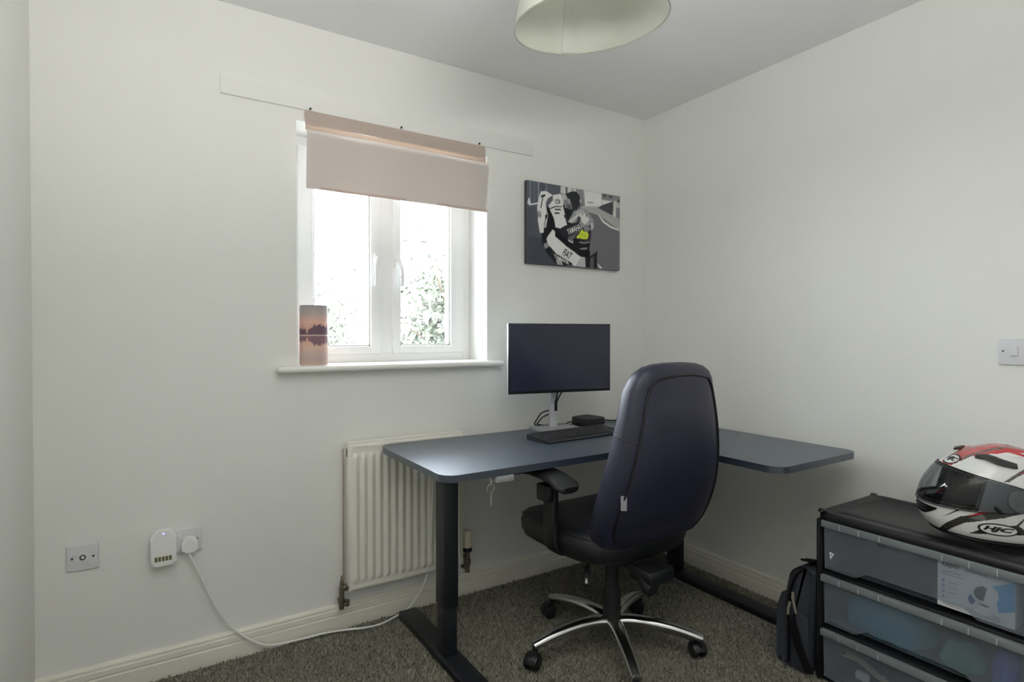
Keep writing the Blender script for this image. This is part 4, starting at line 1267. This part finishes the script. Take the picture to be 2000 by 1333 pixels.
box_print('small_print_line', [[(780, 385 + k), (1110, 475 + k), (1110, 492 + k), (780, 402 + k)] for k in (0,)] + [[(455, 385 + d), (720 + d, 460 + 1.25 * d), (720 + d, 472 + 1.25 * d), (455, 397 + d)] for d in (0, 40)] + [[(540, 555 + d), (680, 590 + d), (680, 600 + d), (540, 565 + d)] for d in (0, 70, 140)], mat('print_faint', '9AA0AC', .5), .0009)

def lump(name, label, cat, c, sx, sy, sz, m, seed, group=None):
    r = np.random.RandomState(seed); ph = r.uniform(0, 6, 6)
    bm = NB(); bmesh.ops.create_icosphere(bm, subdivisions=4, radius=1)
    for v in bm.verts:
        p = v.co
        k = 1 + .10 * math.sin(4 * p.x + ph[0]) * math.sin(5 * p.y + ph[1]) + .05 * math.sin(11 * p.y + ph[2] + 3 * p.z)
        z = max(-.55, p.z)
        v.co = Vector((c[0] + p.x * sx * k, c[1] + p.y * sy * k, c[2] + .55 * sz + z * sz * k))
        v.co.z = max(v.co.z, c[2] + .0005)
    return tag(obj(name, bm, m, smooth=80), label, cat, group)
lump('folded_cloth', 'dark teal cloth folded inside the middle drawer', 'cloth', (-.325, -1.425, .2025), .080, .130, .085, m_teal, 3)
lump('folded_cloth', 'green cloth beside the teal one inside the middle drawer', 'cloth', (-.34, -1.625, .2025), .06, .055, .045, m_green, 4)
lump('folded_cloth', 'bright blue cloth at the right end inside the middle drawer', 'cloth', (-.35, -1.738, .2025), .055, .040, .07, m_blue, 5)
t = thing('coiled_strap', 'cream strap and white connector coiled inside the bottom drawer', 'strap', (-.37, -1.4, .02))
bm = NB()
sweep(bm, smooth_path([(-.395, -1.305, .105), (-.385, -1.36, .100), (-.39, -1.42, .080), (-.39, -1.48, .058), (-.38, -1.55, .034), (-.33, -1.60, .0285), (-.27, -1.56, .0285)], 8), .004, .011, (1, 0, .2), 8, n=4)
obj('strap', bm, m_cream, t)
bm = NB(); box(bm, (-.405, -1.392, .046), (-.385, -1.352, .072), .005); obj('connector', bm, m_plastic, t)
bm = NB(); box(bm, (-.400, -1.318, .092), (-.388, -1.296, .118), .004); obj('buckle', bm, m_brass, t)
bm = NB(); sweep(bm, smooth_path([(-.39, -1.372, .046), (-.37, -1.38, .028), (-.33, -1.40, .021), (-.27, -1.38, .021)], 6), .004, seg=8); obj('cord', bm, m_cable_w, t)

# ------------------------------------------------------------------ backpack
bp = thing('backpack', 'charcoal laptop backpack leaning between the drawer unit and the wall', 'backpack', (-.30, -1.165, 0))
def bag_ring(x, k=1., yc=-1.174):
    """side silhouette in (y, z): front of the bag towards +y, top rounded"""
    half = .052 * k
    pts = [(-half, .0), (half * 1.0, .0), (half * .96, .20), (half * .60, .335), (half * .10, .372), (-half * .55, .372), (-half, .36)]
    pp_ = round_poly(pts, [.02, .03, .06, .05, .05, .03, .015], 5)
    return [(x, yc + y + .0 + .018 * (.5 - z / .37), z * (.985 + .015 * k) + .001) for y, z in pp_]
bm = NB()
loft(bm, [bag_ring(-.437, .80), bag_ring(-.446, .90), bag_ring(-.45, .97), bag_ring(-.44, 1.0), bag_ring(-.33, 1.0), bag_ring(-.20, 1.0), bag_ring(-.165, .95), bag_ring(-.155, .8)])
obj('body', bm, m_bag, bp, smooth=50)
bm = NB()
fr_ = lambda x, k: [(x, -1.124 + .026 * k * y, z) for y, z in ((-1, .01), (.8, .01), (1, .05), (.9, .20), (.2, .255), (-1, .262))]
loft(bm, [fr_(-.435, .7), fr_(-.446, 1.), fr_(-.40, 1.1), fr_(-.22, 1.1), fr_(-.18, .7)]); obj('front_pocket', bm, m_bag, bp, smooth=60)
bm = NB()
zp = [(-.4525, -1.150, .015), (-.4535, -1.150, .12), (-.4525, -1.149, .20), (-.452, -1.158, .285), (-.450, -1.178, .340), (-.449, -1.20, .362)]
sweep(bm, smooth_path(zp, 6), .004, .006, (1, 0, 0), 8); obj('zip', bm, m_strap, bp)
bm = NB()
box(bm, (-.459, -1.172, .248), (-.453, -1.162, .275), .002); 
sweep(bm, [(-.459, -1.166, .258), (-.461, -1.176, .228), (-.460, -1.181, .205)], .0045, .0018, (1, 0, 0), 8, n=4)
obj('zip_pull', bm, m_zip, bp)
bm = NB(); sweep(bm, [(-.459, -1.158, .238), (-.461, -1.153, .212), (-.461, -1.152, .190)], .0048, .0018, (1, 0, 0), 8, n=4); obj('zip_pull', bm, m_zip, bp)
bm = NB(); sweep(bm, smooth_path([(-.36, -1.205, .368), (-.42, -1.195, .388), (-.445, -1.20, .398), (-.44, -1.218, .402), (-.38, -1.220, .385), (-.34, -1.22, .366)], 6), .011, .004, (0, 0, 1), 10, n=3); obj('carry_handle', bm, m_strap, bp)
bm = NB()
sweep(bm, smooth_path([(-.452, -1.158, .175), (-.462, -1.178, .140), (-.465, -1.195, .095), (-.463, -1.215, .05), (-.452, -1.226, .012)], 6), .016, .003, (1, 0, 0), 10, n=4)
obj('side_strap', bm, m_strap, bp)
bm = NB(); box(bm, (-.4545, -1.222, .02), (-.4505, -1.180, .205), .0015); obj('side_pocket', bm, m_bag, bp)

# ------------------------------------------------------------------ helmet
hz0 = .5902
hpos = Vector((-.262, -1.648, hz0))
haz = math.radians(133)                                    # facing direction, from +X counter-clockwise
HR = Matrix.Rotation(haz, 3, 'Z')
hm = thing('motorcycle_helmet', 'white, red and black full-face helmet with smoked visor on the drawer unit', 'helmet', hpos, HR)
HM = Matrix.Translation(hpos) @ HR.to_4x4() @ Matrix.Rotation(math.radians(-4), 4, 'Y')
prof = np.array([  # z, front x, back x, half width
    (.000, .128, -.118, .098), (.012, .146, -.128, .108), (.035, .164, -.136, .116), (.065, .171, -.146, .122), (.095, .169, -.155, .127),
    (.120, .163, -.162, .130), (.150, .150, -.166, .131), (.180, .130, -.165, .127), (.205, .108, -.157, .118), (.228, .080, -.142, .104),
    (.248, .046, -.118, .083), (.262, .012, -.088, .058), (.270, -.018, -.058, .030), (.272, -.036, -.040, .006)])
def cr(z, c):
    """smooth (Catmull-Rom) interpolation of a profile column"""
    zz = prof[:, 0]; v = prof[:, c]
    i = int(np.clip(np.searchsorted(zz, z) - 1, 0, len(zz) - 2))
    t = (z - zz[i]) / (zz[i + 1] - zz[i]); h = zz[i + 1] - zz[i]
    m = np.gradient(v, zz)
    return (2 * t ** 3 - 3 * t ** 2 + 1) * v[i] + (t ** 3 - 2 * t ** 2 + t) * h * m[i] + (-2 * t ** 3 + 3 * t ** 2) * v[i + 1] + (t ** 3 - t ** 2) * h * m[i + 1]
def hpt(th, z, off=0.):
    z = min(max(z, 0), .272)
    xf, xb, w_ = cr(z, 1), cr(z, 2), cr(z, 3)
    c, s = math.cos(th), math.sin(th)
    n = 2.25
    xm = .012
    ax = (xf - xm) if c > 0 else (xm - xb)
    ax = max(ax, .002)
    if z > .25: xm_ = (xf + xb) / 2; ax = (xf - xb) / 2; xm = xm_
    x = xm + (ax + off) * math.copysign(abs(c) ** (2 / n), c); y = (w_ + off) * math.copysign(abs(s) ** (2 / n), s)
    return Vector((x, y, z + (off * .8 if z > .2 else 0)))
PZ = lambda th: (.090 + .010 * (abs(th) / 1.3) ** 2, .190 - .013 * (abs(th) / 1.3) ** 2)      # eye port foot and top
TP = 1.16
hz = np.concatenate([np.linspace(0, .20, 150), np.linspace(.2015, .2718, 90)])
ht_ = np.linspace(-PI, PI, 361)
P = np.array([[tuple(hpt(t, z)) for t in ht_] for z in hz])
TT, ZZ = np.meshgrid(ht_, hz)
def helmet_paint():
    Pm = P.reshape(-1, 3).copy()
    Pm[:, 1] = np.abs(Pm[:, 1])                           # the decoration is the same on both sides
    Wm = np.array(HM)
    Q = Pm @ Wm[:3, :3].T + Wm[:3, 3]
    d = Q - np.array(CP)
    z = d @ np.array(fw)
    X = (1000 + FPX * (d @ np.array(rt)) / z).reshape(TT.shape); Y = (666.5 - FPX * (d @ np.array(up)) / z).reshape(TT.shape)
    # traced in a frame around the helmet
    s = 1333 / 240
    X = (X - 1760) * s; Y = (Y - 840) * s
    img = np.zeros(TT.shape + (3,)); img[:] = lin('E4E4E2')
    at = np.abs(TT)
    Pn = lambda poly, c: paint(img, X, Y, poly, c)
    # crown stripes
    Pn([(440, 290), (560, 215), (760, 150), (1000, 150), (1420, 300), (1420, 320), (1160, 245), (1000, 205), (860, 225), (700, 285), (640, 315), (600, 250)], 'B5161F')
    img[(ZZ > .205) & (at < .26) & (P[..., 0] > -.02)] = lin('A8131C')
    img[(np.abs(P[..., 1]) < .062) & (ZZ > .235)] = lin('B5161F')
    img[(np.abs(P[..., 1]) > .026) & (np.abs(P[..., 1]) < .040) & (ZZ > .215)] = lin('5B3A36')
    Pn([(395, 345), (420, 320), (585, 350), (545, 388), (480, 368)], 'B5161F')
    # lower flashes
    Pn([(365, 1105), (480, 1010), (640, 940), (880, 910), (1000, 890), (1340, 880), (1340, 905), (1120, 960), (880, 990), (690, 1010), (560, 1060), (470, 1110)], '37352F')
    Pn([(690, 945), (890, 885), (1005, 885), (880, 915)], 'C31A26')
    Pn([(740, 960), (880, 918), (930, 975), (860, 985)], '6B6B6B')
    Pn([(450, 940), (600, 868), (640, 872), (530, 915)], '3B3A36')
    Pn([(730, 1125), (880, 1075), (1250, 1040), (1340, 960), (1340, 985), (1280, 1050), (1340, 1090), (1340, 1150)], '35332F')
    # rear flash
    Pn([(1110, 570), (1280, 460), (1500, 330), (1500, 400), (1290, 500), (1170, 570)], '4A4640'); Pn([(1290, 480), (1500, 380), (1500, 430)], 'B5161F')
    img[(at > 2.2) & (ZZ > .12) & (ZZ < .19)] = lin('B5161F'); img[(at > 2.2) & (ZZ > .10) & (ZZ < .12)] = lin('35332F')
    img[(ZZ < .0095)] = lin('121212')
    # black band around the eye port, behind the visor
    lo, hi = .090 + .010 * (at / 1.3) ** 2, .190 - .013 * (at / 1.3) ** 2
    img[(at < 1.82) & (ZZ > lo - .006) & (ZZ < hi + .004) & (at > 1.14)] = lin('6E7176')
    img[(at < 1.20) & (ZZ > lo - .007) & (ZZ < hi + .006)] = lin('17181A')
    # chin vent and forehead slot
    return img
himg = helmet_paint()
def shell():
    keep_lo, keep_hi = .090 + .010 * (np.abs(TT) / 1.3) ** 2, .190 - .013 * (np.abs(TT) / 1.3) ** 2
    hole = (np.abs(TT) < TP) & (ZZ > keep_lo) & (ZZ < keep_hi)
    h, w = TT.shape
    idx = np.arange(h * w).reshape(h, w)
    q = np.stack([idx[:-1, :-1], idx[:-1, 1:], idx[1:, 1:], idx[1:, :-1]], -1).reshape(-1, 4)
    hv = hole.reshape(-1)
    q = q[~hv[q].any(1)]
    me = bpy.data.meshes.new('shell')
    me.from_pydata(P.reshape(-1, 3).tolist(), [], q.tolist())
    a = me.attributes.new('print', 'FLOAT_COLOR', 'POINT')
    c = np.ones((h * w, 4), np.float32); c[:, :3] = himg.reshape(-1, 3)
    a.data.foreach_set('color', c.reshape(-1))
    me.transform(Matrix.Rotation(math.radians(-4), 4, 'Y'))
    o = link('shell', me, mat_attr('helmet_lacquer', .22, .5, coat=.6), hm, world=False, smooth=180)
    return o
shell_o = shell()
TILT = Matrix.Rotation(math.radians(-4), 4, 'Y')
def hmesh(name, bm, m, parent=hm, smooth=60, **k):
    bmesh.ops.transform(bm, matrix=TILT, verts=bm.verts)
    if parent is not hm: return obj(name, bm, m, parent, world=False, smooth=smooth, **k)
    return obj(name, bm, m, hm, world=False, smooth=smooth, **k)
# liner inside
bm = NB()
lzs = [.004, .03, .06, .082, .09, .12, .15, .18, .198, .205, .228, .245]
LV = [[bm.verts.new(hpt(2 * PI * k / 72, z, -.016 - .010 * (z > .2))) for k in range(72)] for z in lzs]
for j in range(len(lzs) - 1):
    for k in range(72):
        t = min(k + .5, 71.5 - k) * 2 * PI / 72
        if t < 1.30 and .08 < (lzs[j] + lzs[j + 1]) / 2 < .2: continue          # open at the eye port
        bm.faces.new((LV[j][k], LV[j][(k + 1) % 72], LV[j + 1][(k + 1) % 72], LV[j + 1][k]))
bm.faces.new(LV[-1])
hmesh('liner', bm, m_liner)
# eye port gasket
bm = NB()
gp = [hpt(-TP + 2 * TP * k / 40, PZ(-TP + 2 * TP * k / 40)[0], .0005) for k in range(41)] + [hpt(TP - 2 * TP * k / 40, PZ(TP - 2 * TP * k / 40)[1], .0005) for k in range(41)]
sweep(bm, gp, .0042, seg=8, upv=(0, 0, 1), closed=True); hmesh('eye_port_gasket', bm, m_gasket)
# visor
TV = 1.98
def vz(t):
    a = abs(t); lo, hi = PZ(t)
    lo -= .009; hi += .007
    if a > 1.45:
        k = (a - 1.45) / (TV - 1.45); m_ = .136
        e = math.sqrt(max(0, 1 - k * k)); lo = m_ - (m_ - lo) * e; hi = m_ + (hi - m_) * e
    return lo, hi
nt_, nz_ = 121, 25
Pv = np.zeros((nz_, nt_, 3))
for i in range(nt_):
    t = -TV + 2 * TV * i / (nt_ - 1); lo, hi = vz(t)
    for j in range(nz_):
        z = lo + (hi - lo) * j / (nz_ - 1)
        Pv[j, i] = hpt(t, z, .0042)
me = grid_mesh('visor', Pv); me.transform(TILT)
link('visor', me, m_visor, hm, world=False, smooth=180)
bm = NB()
ed = [hpt(-TV + 2 * TV * i / 120, vz(-TV + 2 * TV * i / 120)[0], .0042) for i in range(121)] + [hpt(TV - 2 * TV * i / 120, vz(TV - 2 * TV * i / 120)[1], .0042) for i in range(121)]
sweep(bm, ed, .0014, seg=6, upv=(0, 0, 1), closed=True); hmesh('visor_edge', bm, m_gasket)
for s in (-1, 1):
    bm = NB()
    c = hpt(s * 1.68, .136, .0035)
    Rp = (Matrix((Vector((1, 0, 0)), Vector((0, 0, 1)), Vector((0, -1, 0)))).transposed() if s < 0 else Matrix((Vector((-1, 0, 0)), Vector((0, 0, 1)), Vector((0, 1, 0)))).transposed())
    lathe(bm, [(0, -.004), (.030, -.004), (.031, .000), (.029, .0022), (.020, .0028), (.019, .0018), (.012, .0018), (.011, .003), (0, .0034)], c, 36, Rp)
    hmesh('visor_pivot', bm, mat('pivot_grey', '54575A', .3), smooth=40)
    bm = NB()
    sweep(bm, [hpt(s * t, z, .0062) for t, z in ((1.40, .112), (1.45, .104), (1.52, .096))], [.003, .006, .003], [.002, .004, .002], (0, s, 0), 10)
    hmesh('visor_tab', bm, m_gasket)
    # top side vent
    bm = NB()
    vp = [hpt(s * t, z, .003) for t, z in ((.55, .236), (.85, .239), (1.1, .237), (1.4, .232), (1.68, .226))]
    sp_ = smooth_path(vp, 4); n = len(sp_)
    sweep(bm, sp_, [.004 + .011 * math.sin(PI * min(1, .2 + .62 * i / (n - 1))) for i in range(n)], .0035, Vector((0, s * .6, .8)), 12, n=3)
    hmesh('crown_vent', bm, mat('vent_black', '232220', .4))
# chin vent (black recess grille at the front of the chin bar)
bm = NB()
nu, nv = 21, 7
def cvp(u, v, off):
    t = -.50 + 1.0 * u
    lo = .044 + .026 * (abs(t) / .50) ** 2; hi = .0735
    return hpt(t, lo + (hi - lo) * v, off)
G = [[bm.verts.new(cvp(i / (nu - 1), j / (nv - 1), .0012)) for i in range(nu)] for j in range(nv)]
for j in range(nv - 1):
    for i in range(nu - 1): bm.faces.new((G[j][i], G[j][i + 1], G[j + 1][i + 1], G[j + 1][i]))
cvn = hmesh('chin_vent', bm, m_gasket)
bm = NB()
for k in range(2):
    sweep(bm, [hpt(-.22 + .44 * i / 10,   .057 + .008 * k, .0025) for i in range(11)], .0022, .0018, (0, 0, 1), 6)
for b_ in islands(bm): hmesh('vent_slider', b_, MATS.get('vent_slider') or mat('vent_slider', '1B1C24', .35), parent=cvn)
# lower rim trim
bm = NB(); sweep(bm, [hpt(2 * PI * k / 72, .003, .0) for k in range(72)], .0042, seg=8, closed=True); hmesh('edge_trim', bm, m_gasket)
# oval logos: black outline, white field, letters
def logo(tc, zc, wt, hz_, slant=0., flip=1):
    def fn(off):
        return lambda u, v: TILT @ hpt(tc - flip * (u - .5) * wt, zc + (v - .5) * hz_ + slant * (u - .5), off)
    for nm, k, off, m in (('logo_border', 1.0, .0009, m_ink), ('logo_field', .86, .0013, m_inkw)):
        f = fn(off)
        bm = NB()
        rings = [[f(.5 + .5 * k * r_ * math.cos(t), .5 + .5 * (k if k == 1 else .80) * r_ * math.sin(t)) for t in [2 * PI * i / 40 for i in range(40)]] for r_ in (1., .75, .5, .25, .02)]
        loft(bm, rings, cap=False); obj(nm, bm, m, hm, world=False, smooth=0)
    v, fc = text_data('HJC', .055, .28)
    f = fn(.0018)
    me = bpy.data.meshes.new('logo_letters')
    me.from_pydata([tuple(f(.15 + .70 * a, .25 + .50 * b)) for a, b in v], [], fc)
    link('logo_letters', me, m_ink, hm, world=False, smooth=0)
logo(0.0, .2125, .52, .028, 0, -1)
logo(1.50, .046, .56, .036, .0, -1)
logo(-1.50, .046, .56, .036, .0, -1)
